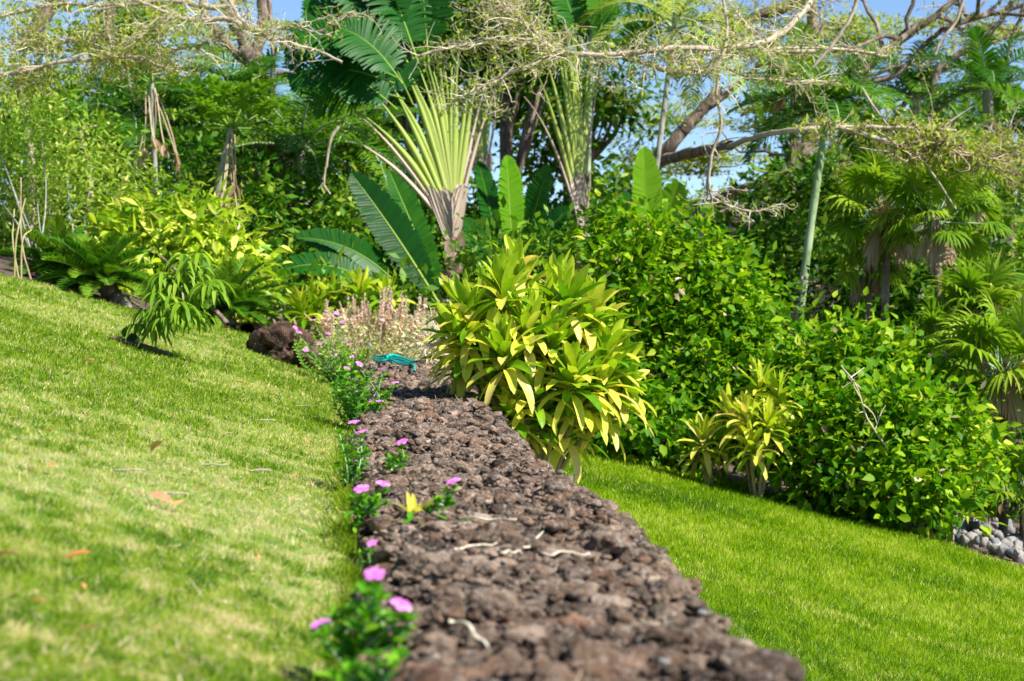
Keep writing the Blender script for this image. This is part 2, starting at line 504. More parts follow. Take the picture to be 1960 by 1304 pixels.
def build_ground():
    xs = np.concatenate([-np.geomspace(400, 7, 22), np.arange(-6.9, 7.0, .07), np.geomspace(7.1, 400, 22)])
    ys = np.concatenate([np.linspace(-40, -1, 14), np.arange(-.5, 24, .1), np.geomspace(24.3, 1500, 40)])
    X, Y = np.meshgrid(xs, ys)
    Z = height(X, Y)
    V = np.stack([X, Y, Z], -1).reshape(-1, 3)
    nx, ny = len(xs), len(ys)
    I = np.arange(nx * ny).reshape(ny, nx)
    F = np.stack([I[:-1, :-1], I[:-1, 1:], I[1:, 1:], I[1:, :-1]], -1).reshape(-1, 4)
    mask = sst(-.05, .05, Y - ybed(X)).reshape(-1)
    m, t, b = new_mat('ground_soil_and_turf')
    at = t.nodes.new('ShaderNodeAttribute'); at.attribute_name = 'rnd'
    tc = t.nodes.new('ShaderNodeTexCoord')
    n = t.nodes.new('ShaderNodeTexNoise'); n.inputs['Scale'].default_value = 9; n.inputs['Detail'].default_value = 10
    t.links.new(tc.outputs['Object'], n.inputs['Vector'])
    rt = ramp(t, [(.05, .13, .01), (.13, .22, .03), (.26, .27, .1)], [.3, .5, .7])
    rs = ramp(t, [(.02, .014, .01), (.07, .045, .03), (.16, .11, .07)], [.3, .5, .7])
    t.links.new(n.outputs['Fac'], rt.inputs['Fac']); t.links.new(n.outputs['Fac'], rs.inputs['Fac'])
    mx = t.nodes.new('ShaderNodeMix'); mx.data_type = 'RGBA'
    t.links.new(at.outputs['Fac'], mx.inputs[0]); t.links.new(rt.outputs[0], mx.inputs[6]); t.links.new(rs.outputs[0], mx.inputs[7])
    t.links.new(mx.outputs[2], b.inputs['Base Color']); b.inputs['Roughness'].default_value = .95
    bp = t.nodes.new('ShaderNodeBump'); bp.inputs['Strength'].default_value = .6; bp.inputs['Distance'].default_value = .03
    t.links.new(n.outputs['Fac'], bp.inputs['Height']); t.links.new(bp.outputs[0], b.inputs['Normal'])
    mb = MB(); mb.add(V, F, mask)
    o = mb.build('ground', m)
    o['kind'] = 'structure'
build_ground()

# ------------------------------------------------------------------ lava rock wall
def wall_disp(x, y, z=None):
    wx = x + (fbm(x * 5, y * 5, seed=21, oct=2) - .5) * .16
    wy = y + (fbm(x * 5 + 7, y * 5, seed=22, oct=2) - .5) * .16
    f = (fbm(x * 9, y * 7, seed=41, oct=5, gain=.55) - .5) * .05
    h1, h2, hid = worley(x * 58 + 3, y * 46, 39)
    return f + .006 * (1 - h1 ** 2) + (hid - .5) * .006 - .030

def rock_proto(seed, sub):
    import bmesh
    bm = bmesh.new(); bmesh.ops.create_icosphere(bm, subdivisions=sub, radius=1)
    V = np.array([v.co[:] for v in bm.verts]); F = np.array([[v.index for v in f.verts] for f in bm.faces]); bm.free()
    rr = np.random.default_rng(seed); s = np.ones(len(V))
    for i in range(10):
        q = rr.normal(0, 1, 3); q /= np.linalg.norm(q); dt = V @ q; lim = .58 + .2 * rr.random()
        s = np.where(dt * s > lim, lim / np.maximum(dt, 1e-3), s)
    o = rr.random(3) * 50
    n = fbm(V[:, 0] * 1.6 + o[0], V[:, 1] * 1.6 + o[1], V[:, 2] * 1.6 + o[2], seed=seed, oct=4 if sub > 3 else 3, gain=.6)
    hp = vnoise(V[:, 0] * 3.2 + o[1], V[:, 1] * 3.2 + o[2], V[:, 2] * 3.2 + o[0], seed=seed + 3)
    hq = vnoise(V[:, 0] * 6.5 + o[1], V[:, 1] * 6.5 + o[2], V[:, 2] * 6.5 + o[0], seed=seed + 4)
    dsp = 1 + .75 * (n - .5) - .30 * sst(.66, .76, hp) - .12 * sst(.66, .8, hq)
    return V * (s * dsp)[:, None], F

def wall_stones(mb):
    protos = {s: [rock_proto(100 * s + i, s) for i in range(7)] for s in (2, 3, 4)}
    def put(n, ymin, ymax, s0, s1, sink, jz):
        y = ymin * (ymax / ymin) ** R.random(n)
        # uniform density along the wall: pdf ~ 1 (not 1/y)
        y = R.uniform(ymin, ymax, n)
        u = R.uniform(-.01, 1.01, n)
        l, r_ = wl(y), wr(y); x = l + (r_ - l) * u
        sz = s0 + (s1 - s0) * R.random(n) ** 1.6
        edge = np.minimum(u, 1 - u) * (r_ - l)
        base = .012 * np.clip(y - 8, 0, 8) + (fbm(x * 2.2, y * 1.3, seed=83, oct=2) - .5) * .05 * sst(11, 6, y)
        z = base - sz * sink + R.normal(0, jz, n) - .02 * np.exp(-edge / .05)
        for i in range(n):
            d = y[i]; big = sz[i] / d
            sub = 4 if big > .012 else (3 if big > .0045 else 2)
            V, F = protos[sub][R.integers(7)]
            q = R.normal(0, 1, 4); q /= np.linalg.norm(q); a, b_, c, e = q
            rot = np.array([[1 - 2 * (c * c + e * e), 2 * (b_ * c - a * e), 2 * (b_ * e + a * c)], [2 * (b_ * c + a * e), 1 - 2 * (b_ * b_ + e * e), 2 * (c * e - a * b_)], [2 * (b_ * e - a * c), 2 * (c * e + a * b_), 1 - 2 * (b_ * b_ + c * c)]])
            W_ = (V @ rot.T) * np.array([1.05, 1.05, .66]) * sz[i] + np.array([x[i], y[i], z[i]])
            mb.add(W_, F, R.random())
    put(190, 1.2, 5.0, .045, .095, .45, .008)
    put(420, 5.0, 15.0, .045, .10, .45, .008)
    put(520, 1.2, 4.5, .022, .05, .25, .010)
    put(1150, 4.5, 15.0, .025, .055, .25, .010)
    put(2600, 1.3, 7.0, .006, .017, -.15, .009)
    # side faces of the wall
    for side in (0, 1):
        n = 190 if side == 0 else 420
        y = R.uniform(1.2, 15.0, n); hz = -R.random(n) * (.28 if side == 0 else 1.2) - .03
        x = (wl(y) if side == 0 else wr(y)) + R.normal(0, .012, n)
        for i in range(n):
            V, F = protos[3 if y[i] < 6 else 2][R.integers(7)]
            s = .045 + .06 * R.random()
            mb.add(V * np.array([.7, 1.1, .8]) * s + np.array([x[i], y[i], hz[i]]), F, R.random())

def build_wall():
    ys = np.concatenate([np.arange(1.0, 1.9, .012), 1.9 * np.exp(np.arange(0, math.log(17.4 / 1.9), .0021))])
    nt_, nsl, nsr = 130, 18, 26
    u = np.concatenate([np.full(nsl, 0.), np.linspace(0, 1, nt_), np.full(nsr, 1.)])
    v = np.concatenate([np.linspace(-.5, -.03, nsl), np.zeros(nt_), np.linspace(-.03, -1.5, nsr)])
    U, Yg = np.meshgrid(u, ys); Vd, _ = np.meshgrid(v, ys)
    l = wl(Yg) + (fbm(Yg * 2.6, Yg * 0 + 3, seed=81, oct=4) - .5) * .12
    r = wr(Yg) + (fbm(Yg * 3.6, Yg * 0 + 9, seed=82, oct=4) - .5) * .07
    # wall end rounding at the far end
    X = l + (r - l) * U
    shoulder = np.minimum(U, 1 - U) * (r - l)
    Zb = Vd - .035 * np.exp(-(shoulder / .045)) + (fbm(X * 2, Yg * 1.2, seed=83, oct=2) - .5) * .05 * sst(12, 6, Yg)
    fall = -sst(14.9, 15.8, Yg) * .8 + .012 * np.clip(Yg - 8, 0, 8)
    z = Zb + fall + wall_disp(X + Vd * .8, Yg)
    sidef = sst(0, -.25, Vd)
    sd = (fbm(Yg * 7, Vd * 8, seed=85, oct=4, gain=.6) - .5) * .13
    X = X + np.where(U < .5, -1, 1) * sd * sst(.0, -.06, Vd) + np.where((U > .5), -Vd * .05, Vd * .02)
    z = z * 1.0
    nv = len(u)
    I = np.arange(X.size).reshape(X.shape)
    F = np.stack([I[:-1, :-1], I[:-1, 1:], I[1:, 1:], I[1:, :-1]], -1).reshape(-1, 4)
    mb = MB(); mb.add(np.stack([X, Yg, z], -1).reshape(-1, 3), F, .5)
    wall_stones(mb)
    o = mb.build('lava_rock_wall', M['lava'])
    tag(o, 'long low wall of crumbly dark brown lava rock between two lawns', 'wall')
    return X, Yg, z
WX, WY, WZ = build_wall()
def wall_top(x, y):
    return .042 + float(wall_disp(np.array([x]), np.array([y]))[0]) + .012 * min(max(y - 8, 0), 8)

# ------------------------------------------------------------------ grass
def build_grass():
    mb = MB()
    # upper lawn: density falls with distance
    def sample(n, xmin_f, side):
        # sample in image-like wedge: y with pdf ~ 1/y^1.2 , x uniform over visible wedge
        y0, y1 = (1.7, 19.5) if side < 0 else (4.0, 16.5)
        t = R.random(n)
        y = y0 * (y1 / y0) ** t
        if side < 0:
            lo = -.37 * y - .4; hi = wl(y) + .03
        else:
            lo = wr(y) - .05; hi = .37 * y + .5
        x = lo + (hi - lo) * R.random(n)
        keep = y < ybed(x) + R.normal(0, .06, n) + (fbm(x * 4, y * 4, seed=90, oct=2) - .5) * .3
        return x[keep], y[keep]
    x, y = sample(410000, 0, -1)
    z = height(x, y)
    k = len(x)
    pch = fbm(x * 1.3 + 5, y * .8, seed=91, oct=3)
    pch2 = fbm(x * 7, y * 7, seed=92, oct=2)
    near = sst(7.5, 3.2, y)
    cl = vnoise(x * 19, y * 14, seed=93) * .55 + vnoise(x * 45, y * 34, seed=94) * .45
    dry = sst(.42, .58, pch * .50 + pch2 * .33 + cl * .18 + near * .03)
    rnd = np.clip(R.random(k) * .36 + dry * .34 + (cl - .47) * (.7 + .6 * near) + near * .10 + .07, 0, 1)
    rnd = np.where(R.random(k) < .06, .9, rnd)
    sc = np.clip(y / 5.0, .75, 2.6)
    L = (.013 + R.random(k) * .019) * np.where(dry > .6, .8, 1.05) * sc ** .35
    W = .0036 * sc * (.7 + .6 * R.random(k))
    d = nrm(np.stack([R.normal(0, .55, k), R.normal(0, .55, k), np.full(k, 1.0)], 1))
    flat = R.random(k) < .18 + .25 * dry
    d[flat] = nrm(d[flat] * np.array([2.2, 2.2, .35]))
    nn = rand_dir(k) * np.array([1, 1, .3]) + np.array([.1, -.5, .3])
    ribbons(mb, np.stack([x, y, z - .004], 1), d, nn, L, W, n=2, droop=R.random(k) * .9, prof='grass', fold=None, rnd=rnd)
    # long unmown tufts against the wall
    n = 9000
    yy = R.uniform(2, 16, n); yy = 2 * (8) ** R.random(n)
    xx = wl(yy) - .02 - np.abs(R.normal(0, .035, n))
    keep = fbm(yy * 3, yy * 0 + 2, seed=95, oct=2) > .44
    xx, yy = xx[keep], yy[keep]; n = len(xx)
    zz = height(xx, yy)
    dd = nrm(np.stack([R.normal(-.1, .4, n), R.normal(0, .4, n), np.full(n, 1.0)], 1))
    ribbons(mb, np.stack([xx, yy, zz], 1), dd, rand_dir(n), (.03 + R.random(n) * .05), .004, n=3, droop=.8, prof='grass', fold=None, rnd=R.random(n) * .6)
    o = mb.build('lawn_grass', M['grass_up'])
    tag(o, 'sloping upper lawn left of the rock wall, green with dry straw patches', 'grass', kind='stuff')
    mb = MB()
    x, y = sample(400000, 0, 1)
    z = height(x, y); k = len(x)
    pch = fbm(x * .9 + 5, y * .6, seed=96, oct=3)
    rnd = np.clip(R.random(k) * .6 + (pch - .5) * 1.4 + (vnoise(x * 14, y * 9, seed=98) - .5) * .5 + .08, 0, .88)
    st = (R.random(k) < .02 + .10 * sst(.58, .75, fbm(x * 2.2, y * 1.6, seed=97, oct=3))) | ((np.abs(y + x * .35 - 8.2 + (fbm(x * 2, y * 2, seed=99, oct=2) - .5)) < .12) & (R.random(k) < .3))
    rnd = np.where(st, 1, rnd)
    # dry fringe along the bed
    fr = sst(.5, .0, ybed(x) - y)
    rnd = np.where(R.random(k) < fr * .4, 1, rnd)
    sc = np.clip(y / 6.0, .9, 2.4)
    L = (.016 + R.random(k) * .022) * sc ** .5
    W = .0040 * sc * (.7 + .6 * R.random(k))
    d = nrm(np.stack([R.normal(0, .42, k), R.normal(0, .42, k), np.full(k, 1.0)], 1))
    nn = rand_dir(k) * np.array([1, 1, .3]) + np.array([.1, -.6, .2])
    ribbons(mb, np.stack([x, y, z - .004], 1), d, nn, L, W, n=2, droop=R.random(k) * .7, prof='grass', fold=None, rnd=rnd)
    o = mb.build('lawn_grass', M['grass_low'])
    tag(o, 'vivid green lower lawn sloping down right of the rock wall', 'grass', kind='stuff')
build_grass()

# ------------------------------------------------------------------ generic plants
def blob_leaves(mb, blobs, dens, L, W, n=2, prof='leaf', fold=None, clump=.16, per=26, shell=.75, droop=.5, up=.35, rb=0.0, lobed=0):
    """blobs: (centre, (rx, ry, rz)); dens = clumps per blob unit surface"""
    for c, rr in blobs:
        c = np.asarray(c); rr = np.asarray(rr, float)
        area = 4 * np.pi * ((rr[0] * rr[1]) ** 1.6 / 3 + (rr[0] * rr[2]) ** 1.6 / 3 + (rr[1] * rr[2]) ** 1.6 / 3) ** (1 / 1.6)
        nc = max(6, int(area * dens))
        u = rand_dir(nc)
        u = u[u[:, 2] > -.75]; nc = len(u)
        rad = 1 - (1 - shell) * np.abs(R.normal(0, 1, nc)) + R.normal(0, .06, nc)
        rad = rad * (1 + .6 * (fbm(u[:, 0] * 2.3 + c[0], u[:, 1] * 2.3, u[:, 2] * 2.3, seed=5, oct=2) - .5))
        cc = c + u * rr * rad[:, None]
        k = nc * per
        ci = np.repeat(np.arange(nc), per)
        off = R.normal(0, 1, (k, 3)) * clump * np.array([1, 1, .65])
        p = cc[ci] + off
        d = nrm(rand_dir(k) + nrm(off) * .7 + u[ci] * .5 + np.array([0, 0, -.15]))
        nn = rand_dir(k) * .8 + u[ci] * .6 + np.array([0, 0, up + .4])
        crn = R.random(nc)
        rnd = np.clip(R.random(k) ** 1.2 * .62 + crn[ci] ** 1.3 * .42 + rb, 0, 1)
        s = .45 + 1.0 * R.random(k) ** 1.3
        ribbons(mb, p, d, nn, L * s, W * s, n=n, droop=droop * R.random(k), prof=prof, fold=fold, rnd=rnd)

def pxblob(px, py, D, rx, ry, rd=None):
    k = D / FPX
    return (P(px, py, D), (rx * k, (rd if rd else .6 * (rx + ry) / 2) * k, ry * k))

def stems_for(mb, base, blobs, n, r=.02, spread=.15):
    for i in range(n):
        c, rr = blobs[i % len(blobs)]
        tgt = c + rand_dir(1)[0] * np.array(rr) * .6
        b = base + np.array([R.normal(0, spread), R.normal(0, spread), -.05])
        mid = (b + tgt) / 2 + R.normal(0, .12, 3) * np.array([1, 1, .3])
        limb(mb, [b, mid, tgt], r * (.7 + .6 * R.random()), r * .3, 5, .1, 4)

def shrub(name, label, cat, base, blobs, mat, dens=26, L=.09, W=.055, nst=7, r=.02, bark='bark_brown', group=None, stem_name='stem', crown_name='foliage', **kw):
    t = thing(name, label, cat, base, group)
    mb = MB(); stems_for(mb, vec(base), blobs, nst, r)
    mb.build(stem_name, M[bark], t)
    mb = MB(); blob_leaves(mb, blobs, dens, L, W, **kw)
    mb.build(crown_name, M[mat], t)
    if mat == 'shrub_leaf':
        mb = MB(); blob_leaves(mb, blobs, 9, .07, .03, n=3, fold=.3, per=4, clump=.14, shell=.85)
        mb.build('withered_leaves', M['dead_leaf'], t)
    return t

# feather fronds -------------------------------------------------------
def frond(mb, mr, base, d, L, droop, nl=34, ll=.45, lw=.035, hang=.5, rb=.0, vee=.35, start=.12, n=2):
    """mb leaflets, mr rachis"""
    m = 22
    d = nrm(vec(d)[None])[0]
    pts = [vec(base)]; dd = d.copy()
    dirs = [d]
    for i in range(m):
        dd = nrm((dd + np.array([0, 0, -1]) * droop / m + R.normal(0, .01, 3))[None])[0]
        pts.append(pts[-1] + dd * L / m); dirs.append(dd)
    pts = np.array(pts); dirs = np.array(dirs)
    tubes(mr, pts, np.linspace(.018, .003, m + 1)[None] * (L / 2.0 + .4), 4)
    t = np.linspace(start, .985, nl)
    fi = t * m
    pos = np.stack([np.interp(fi, np.arange(m + 1), pts[:, j]) for j in range(3)], 1)
    dr = nrm(np.stack([np.interp(fi, np.arange(m + 1), dirs[:, j]) for j in range(3)], 1))
    side = nrm(np.cross(dr, np.array([0, 0, 1.0]) + R.normal(0, .02, 3)))
    up = np.cross(side, dr)
    ln = ll * (np.sin(np.pi * np.clip(t * .88 + .12, 0, 1)) ** .6 * .85 + .12)
    r0 = R.random() * .45 + rb
    for s in (-1, 1):
        ld = side * s + dr * (.35 + .7 * t[:, None]) + up * vee + R.normal(0, .09, (nl, 3))
        ribbons(mb, pos, ld, up - side * s * vee, ln * (.9 + .2 * R.random(nl)), lw, n=n, droop=hang * (1 + .5 * R.random(nl)), prof='needle', fold=None,
                rnd=np.clip(r0 + R.random(nl) * .35, 0, 1))

def feather_palm(label, base, top, r, nf, L, ll, lw=.035, el=(.1, 1.3), droop=1.4, bark='bark_grey', group=None, rb=0., mat='palm_leaf', hang=.6, cat='palm tree', nl=34, name='feather_palm', dead=0):
    t = thing(name, label, cat, base, group)
    base, top = vec(base), vec(top)
    mb = MB(); mid = (base + top) / 2 + R.normal(0, .05, 3) * np.array([1, 1, 0])
    q = smooth_path([base - np.array([0, 0, .1]), mid, top], 14)
    rad = np.linspace(r * 1.15, r * .8, len(q)); rad[::3] *= 1.08
    tubes(mb, q, rad[None], 9, .5)
    mb.build('trunk', M[bark], t)
    mb, mr = MB(), MB()
    for i in range(nf):
        az = i * 2.399 + R.random() * .5
        e = el[0] + (el[1] - el[0]) * ((i + .5) / nf)
        d = np.array([math.cos(az) * math.cos(e), math.sin(az) * math.cos(e), math.sin(e)])
        frond(mb, mr, top, d, L * (.8 + .35 * R.random()), droop * (.8 + .4 * R.random()), nl, ll, lw, hang, rb)
    mb.build('crown', M[mat], t); mr.build('frond_stalks', M['stalk_green'], t)
    return t

# fan palms ---------------------------------------------------------------
def fan_leaf(mb, mr, base, d, stalk, rad, rb=0., droop=.6, spread=2.5, nseg=26, seg_droop=.7, pet=True):
    d = nrm(vec(d)[None])[0]
    pts = walk(vec(base)[None], d[None], stalk, 6, .03, -.03 * droop)[0]
    if pet: tubes(mr, pts, np.linspace(.009, .006, 7)[None], 4)
    dl = nrm((pts[-1] - pts[-2])[None])[0]
    # outward fan; blade tips hang
    side = nrm(np.cross(dl, np.array([0, 0, 1.0]) + R.normal(0, .25, 3))[None])[0]
    up = np.cross(side, dl)
    a = np.linspace(-spread, spread, nseg)
    dd = dl[None] * np.cos(a)[:, None] + side[None] * np.sin(a)[:, None] + up * (.18 + .1 * (np.arange(nseg) % 2))[:, None]
    r0 = R.random() * .5 + rb
    ribbons(mb, np.repeat(pts[-1][None], nseg, 0), dd, up, rad * (1 - .3 * (np.abs(a) / spread) ** 2) * (.93 + .14 * R.random(nseg)), rad * .135, n=5, droop=seg_droop * (.8 + .5 * R.random(nseg)),
            prof='needle', fold=.3, rnd=np.clip(r0 + R.random(nseg) * .3, 0, 1))

def fan_palm(label, base, top, r, nf, stalk, rad, group=None, dead=3, flower=0, cat='palm tree', el=(-.5, 1.4), bark='bark_brown'):
    t = thing('fan_palm', label, cat, base, group)
    base, top = vec(base), vec(top)
    mb = MB(); q = smooth_path([base - np.array([0, 0, .1]), (base + top) / 2 + R.normal(0, .04, 3), top], 10)
    rad_ = np.linspace(r * 1.1, r, len(q)); rad_[::2] *= 1.15
    tubes(mb, q, rad_[None], 8, .5); mb.build('trunk', M[bark], t)
    mb, mr = MB(), MB()
    for i in range(nf):
        az = i * 2.399 + R.random() * .6
        e = el[0] + (el[1] - el[0]) * ((i + .5) / nf)
        d = [math.cos(az) * math.cos(e), math.sin(az) * math.cos(e), math.sin(e)]
        fan_leaf(mb, mr, top + R.normal(0, .02, 3) - np.array([0, 0, .25 * rad]), d, stalk * (.75 + .5 * R.random()), rad * (.85 + .3 * R.random()), nseg=26, rb=.1 * R.random(), seg_droop=1.5)
    mb.build('crown', M['fan_leaf'], t); mr.build('leaf_stalks', M['stalk_green'], t)
    for i in range(dead):
        md = MB(); az = -R.random() * 3.3 + .1
        s = top + np.array([math.cos(az) * r * 1.5, math.sin(az) * r * 1.5, -.02])
        d = np.array([math.cos(az) * .35, math.sin(az) * .35, -1.0])
        fan_leaf(md, md, s, d, stalk * .45, rad * (.8 + .6 * R.random()), droop=1, spread=.42, nseg=11, seg_droop=.9)
        md.build('dead_leaf', M['dead_leaf'], t)
    for i in range(flower):
        mf = MB(); k = 260
        c = top + np.array([R.normal(0, rad * .5), -rad * .5, R.normal(.02, rad * .25)])
        tw = walk(np.repeat(c[None], 30, 0), rand_dir(30), .12, 3, .2); tubes(mf, tw, .004, 4)
        ribbons(mf, tw[R.integers(0, 30, k), R.integers(1, 4, k)] + R.normal(0, .004, (k, 3)), rand_dir(k), rand_dir(k), .035, .022, n=2, fold=None)
        mf.build('flower_cluster', M['yellow_fruit'], t)
    return t

# paddle leaves -----------------------------------------------------------
def paddle(root, base, d, face, L, W, droop=.5, nl=22, tear=.25, hang=.35, rb=0., stalk=.3, mat='banana_leaf', name='leaf', vee=.25):
    """one large banana-like leaf: a midrib with side lobes, one part with its midrib as sub-part"""
    mb, mr = MB(), MB()
    m = 24
    d = nrm(vec(d)[None])[0]
    face = vec(face)
    pts = [vec(base)]; dd = d.copy(); dirs = [d]
    T = L * (1 + stalk)
    for i in range(m):
        k = .3 if i < m * .3 else 1.25
        dd = nrm((dd + np.array([0, 0, -1]) * droop * k / m)[None])[0]
        pts.append(pts[-1] + dd * T / m); dirs.append(dd)
    pts = np.array(pts); dirs = np.array(dirs)
    r0 = .022 * (L / 1.5)
    tubes(mr, pts, np.linspace(r0, r0 * .15, m + 1)[None], 6)
    s0 = stalk / (1 + stalk)
    t = np.linspace(s0, .995, nl)
    fi = t * m
    pos = np.stack([np.interp(fi, np.arange(m + 1), pts[:, j]) for j in range(3)], 1)
    dr = nrm(np.stack([np.interp(fi, np.arange(m + 1), dirs[:, j]) for j in range(3)], 1))
    side = nrm(np.cross(dr, face)); up = np.cross(side, dr)
    tt = (t - s0) / (1 - s0)
    wid = W * .5 * np.sin(np.pi * np.clip(tt * .95 + .05, 0, 1)) ** .55 * (1 + (R.random(nl) - .5) * .10)
    step = L / nl
    base_r = R.random() * .35 + rb
    for s in (-1, 1):
        jit = R.normal(0, tear * .35, (nl, 3)) * (R.random((nl, 1)) < .6 if tear < .5 else 1)
        ld = side * s + dr * (.28 + .5 * tt[:, None]) + up * vee + jit * .6
        hh = hang * (1 + tear * R.normal(0, .8, nl))
        ribbons(mb, pos, ld, up - side * s * .25, wid, step * (1.5 if tear < .5 else 1.05), n=5, droop=np.maximum(hh, 0), prof='lobe', fold=.12, rnd=np.clip(base_r + .12 * R.random(nl) + .08 * (np.arange(nl) % 2), 0, 1))
    o = mb.build(name, M[mat], root)
    mr.build('midrib', M['midrib'], o)
    return o

# ------------------------------------------------------------------ ti plants (cordyline)
def rosette(mb, c, axis, nleaf, L, W, yellow=.0, green=.2, spread=1.0):
    i = np.arange(nleaf)
    az = i * 2.399 + R.random() * 6
    q = (i + .5) / nleaf                       # 0 = outer/lowest, 1 = inner/upright
    e = -.4 + 1.8 * q ** .7
    axis = nrm(vec(axis)[None])[0]
    a = nrm(np.cross(axis, [0.1, 1, 0.2])[None])[0]; b = np.cross(axis, a)
    e = e + R.normal(0, .12, nleaf)
    d = (a[None] * np.cos(az)[:, None] + b[None] * np.sin(az)[:, None]) * np.cos(e)[:, None] * spread + axis[None] * np.sin(e)[:, None]
    p = c + axis[None] * (q[:, None] - .7) * L * .35
    nn = axis[None] - d * .2 + R.normal(0, .18, (nleaf, 3))
    rnd = green + .28 * q + R.normal(0, .07, nleaf)
    old = (1 - q) ** 1.5
    rnd = np.where(R.random(nleaf) < old * yellow, .74 + .24 * R.random(nleaf), rnd)
    rnd = np.where((q > .75) & (rnd < .7), rnd + .06, rnd)
    ribbons(mb, p, d, nn, L * (.8 + .35 * R.random(nleaf)) * (1 - .18 * q), W * (.85 + .3 * R.random(nleaf)), n=8, droop=(.4 + .8 * old + (rnd > .72) * .45) * (.7 + .6 * R.random(nleaf)), prof='strap',
            fold=.38, rnd=np.clip(rnd, 0, 1), curl=R.normal(0, .25, nleaf))

def ti_plant(label, base, heads, L=.3, W=.075, nleaf=30, yellow=.8, group=None, green=.2, r=.012):
    t = thing('ti_plant', label, 'plant', base, group)
    base = vec(base)
    for (hx, hy, hz, sc) in heads:
        c = base + np.array([hx, hy, hz])
        ms = MB()
        b0 = base + np.array([hx * .12, hy * .12, -.05])
        mid = base + np.array([hx * .45 + R.normal(0, .02), hy * .45, hz * .5])
        limb(ms, [b0, mid, c], r * 1.4, r, 7, .06, 6)
        st = ms.build('stem', M['ti_stem'], t)
        mb = MB()
        axis = np.array([hx * .55, hy * .5, 1.0]) + R.normal(0, .08, 3)
        rosette(mb, c, axis, int(nleaf * sc), L * (.75 + .25 * sc), W, yellow, green)
        mb.build('leaf_rosette', M['ti_leaf'], t)
    return t
# ------------------------------------------------------------------ main ti plants
def px_heads(base, lst, D, jit=.22):
    out = []
    for q in lst:
        px, py = q[0], q[1]; sc = q[2] if len(q) > 2 else 1.0
        dd = q[3] if len(q) > 3 else R.uniform(-jit, jit)
        p = P(px, py, D + dd) - vec(base)
        out.append((p[0], p[1], p[2], sc))
    return out

b = on_ground(1022, 10.0)
ti_plant('large clump of ti plant with broad green and yellowing leaves rising behind the rock wall', b,
         px_heads(b, [(962, 575, 1.15, -.1), (905, 612), (885, 655, .9), (1082, 588, 1.1, 0), (1128, 610, .9, .1), (1158, 690, 1., 0), (1010, 640, 1.1, -.2),
                      (965, 690, 1.1, -.3), (1055, 665, 1., -.15), (1145, 745, 1., -.1), (948, 745, .9, -.1), (1015, 765, .9, -.2), (1095, 735, 1.1, -.25), (905, 692, .8, .0),
                      (1000, 560, .8, .25), (1040, 610, .9, .2), (960, 800, .8, 0), (1070, 795, .8, 0), (930, 655, 1, .1), (1100, 650, 1, .1), (1180, 720, .8, .1), (1040, 700, .9, .3), (890, 600, .8, .25), (1150, 640, .8, .3), (1000, 720, .9, .2), (965, 775, .8, .1), (1120, 690, .9, .3), (985, 530, .8, .3), (890, 700, .9, .05), (1190, 760, .7, .1), (1165, 800, .7, .1), (1110, 770, .9, -.1), (940, 590, .9, .2), (1060, 560, .8, .3), (900, 665, .8, -.15), (1020, 820, .8, -.1), (1085, 830, .8, 0), (985, 800, .8, -.15)], 10.0), L=.30, W=.066, nleaf=36, yellow=1.0, green=.25)
g = G(1350, 925) + np.array([0, -.25, 0])
ti_plant('small ti plant with upright green centre and yellow lower leaves, left of the denser one', g,
         px_heads(g, [(1348, 850, 1, 0), (1335, 868, .8, .1), (1385, 858, .8, .1)], g[1]), L=.29, W=.05, nleaf=28, yellow=1.0, green=.35)
g = G(1436, 945) + np.array([0, -.35, 0])
ti_plant('larger yellowing ti plant with dense heads against the dark hedge, the right of two', g,
         px_heads(g, [(1455, 745, 1, .1), (1490, 765, .9, 0), (1430, 810, 1., -.1), (1470, 820, 1, -.2), (1495, 840, .8, -.1), (1400, 800, .8, .1), (1440, 860, .9, -.2)], g[1]), L=.29, W=.05, nleaf=30, yellow=1.0, green=.4)
g = P(680, 590, 18.6); g[2] = float(height(g[:1], g[1:2])[0])
ti_plant('low bright green ti plant behind the salvia spikes', g, px_heads(g, [(600, 590), (640, 575), (690, 565), (740, 575), (620, 610), (580, 600)], 18.6), L=.36, W=.07, nleaf=24, yellow=.5, green=.35)

# ------------------------------------------------------------------ hedge shrubs on the right
shrub('hedge_shrub', 'tall rounded glossy green shrub directly right of the big ti plant', 'shrub', G(1240, 880) + np.array([0, 1.2, 0]),
      [pxblob(1290, 560, 15.2, 150, 140), pxblob(1200, 480, 15.6, 80, 90), pxblob(1230, 700, 15., 110, 150), pxblob(1370, 640, 15., 110, 130), pxblob(1340, 760, 14.6, 130, 110), pxblob(1190, 780, 14.8, 60, 90)],
      'shrub_leaf', dens=56, L=.082, W=.054, prof='heart', fold=.25, n=3, per=24, nst=14, clump=.15)
shrub('hedge_shrub', 'low dense dark shrub between the tall shrub and the two small ti plants', 'shrub', G(1340, 905) + np.array([0, .9, 0]),
      [pxblob(1230, 810, 13.8, 70, 60), pxblob(1330, 810, 14.4, 90, 90), pxblob(1420, 740, 14.8, 110, 130)], 'shrub_leaf', dens=56, L=.085, W=.056, prof='heart', fold=.25, n=3, per=24, nst=8, rb=-.1)
shrub('hedge_shrub', 'wide leafy shrub with heart shaped leaves hanging down to the lawn edge', 'shrub', G(1660, 985) + np.array([0, .8, 0]),
      [pxblob(1620, 740, 14.0, 130, 120), pxblob(1570, 860, 13.4, 110, 110), pxblob(1700, 850, 13.2, 140, 130), pxblob(1690, 720, 14.0, 90, 80), pxblob(1740, 925, 12.9, 90, 80), pxblob(1640, 930, 13.2, 100, 60)],
      'shrub_leaf', dens=56, L=.085, W=.057, prof='heart', fold=.25, n=3, per=24, nst=14)
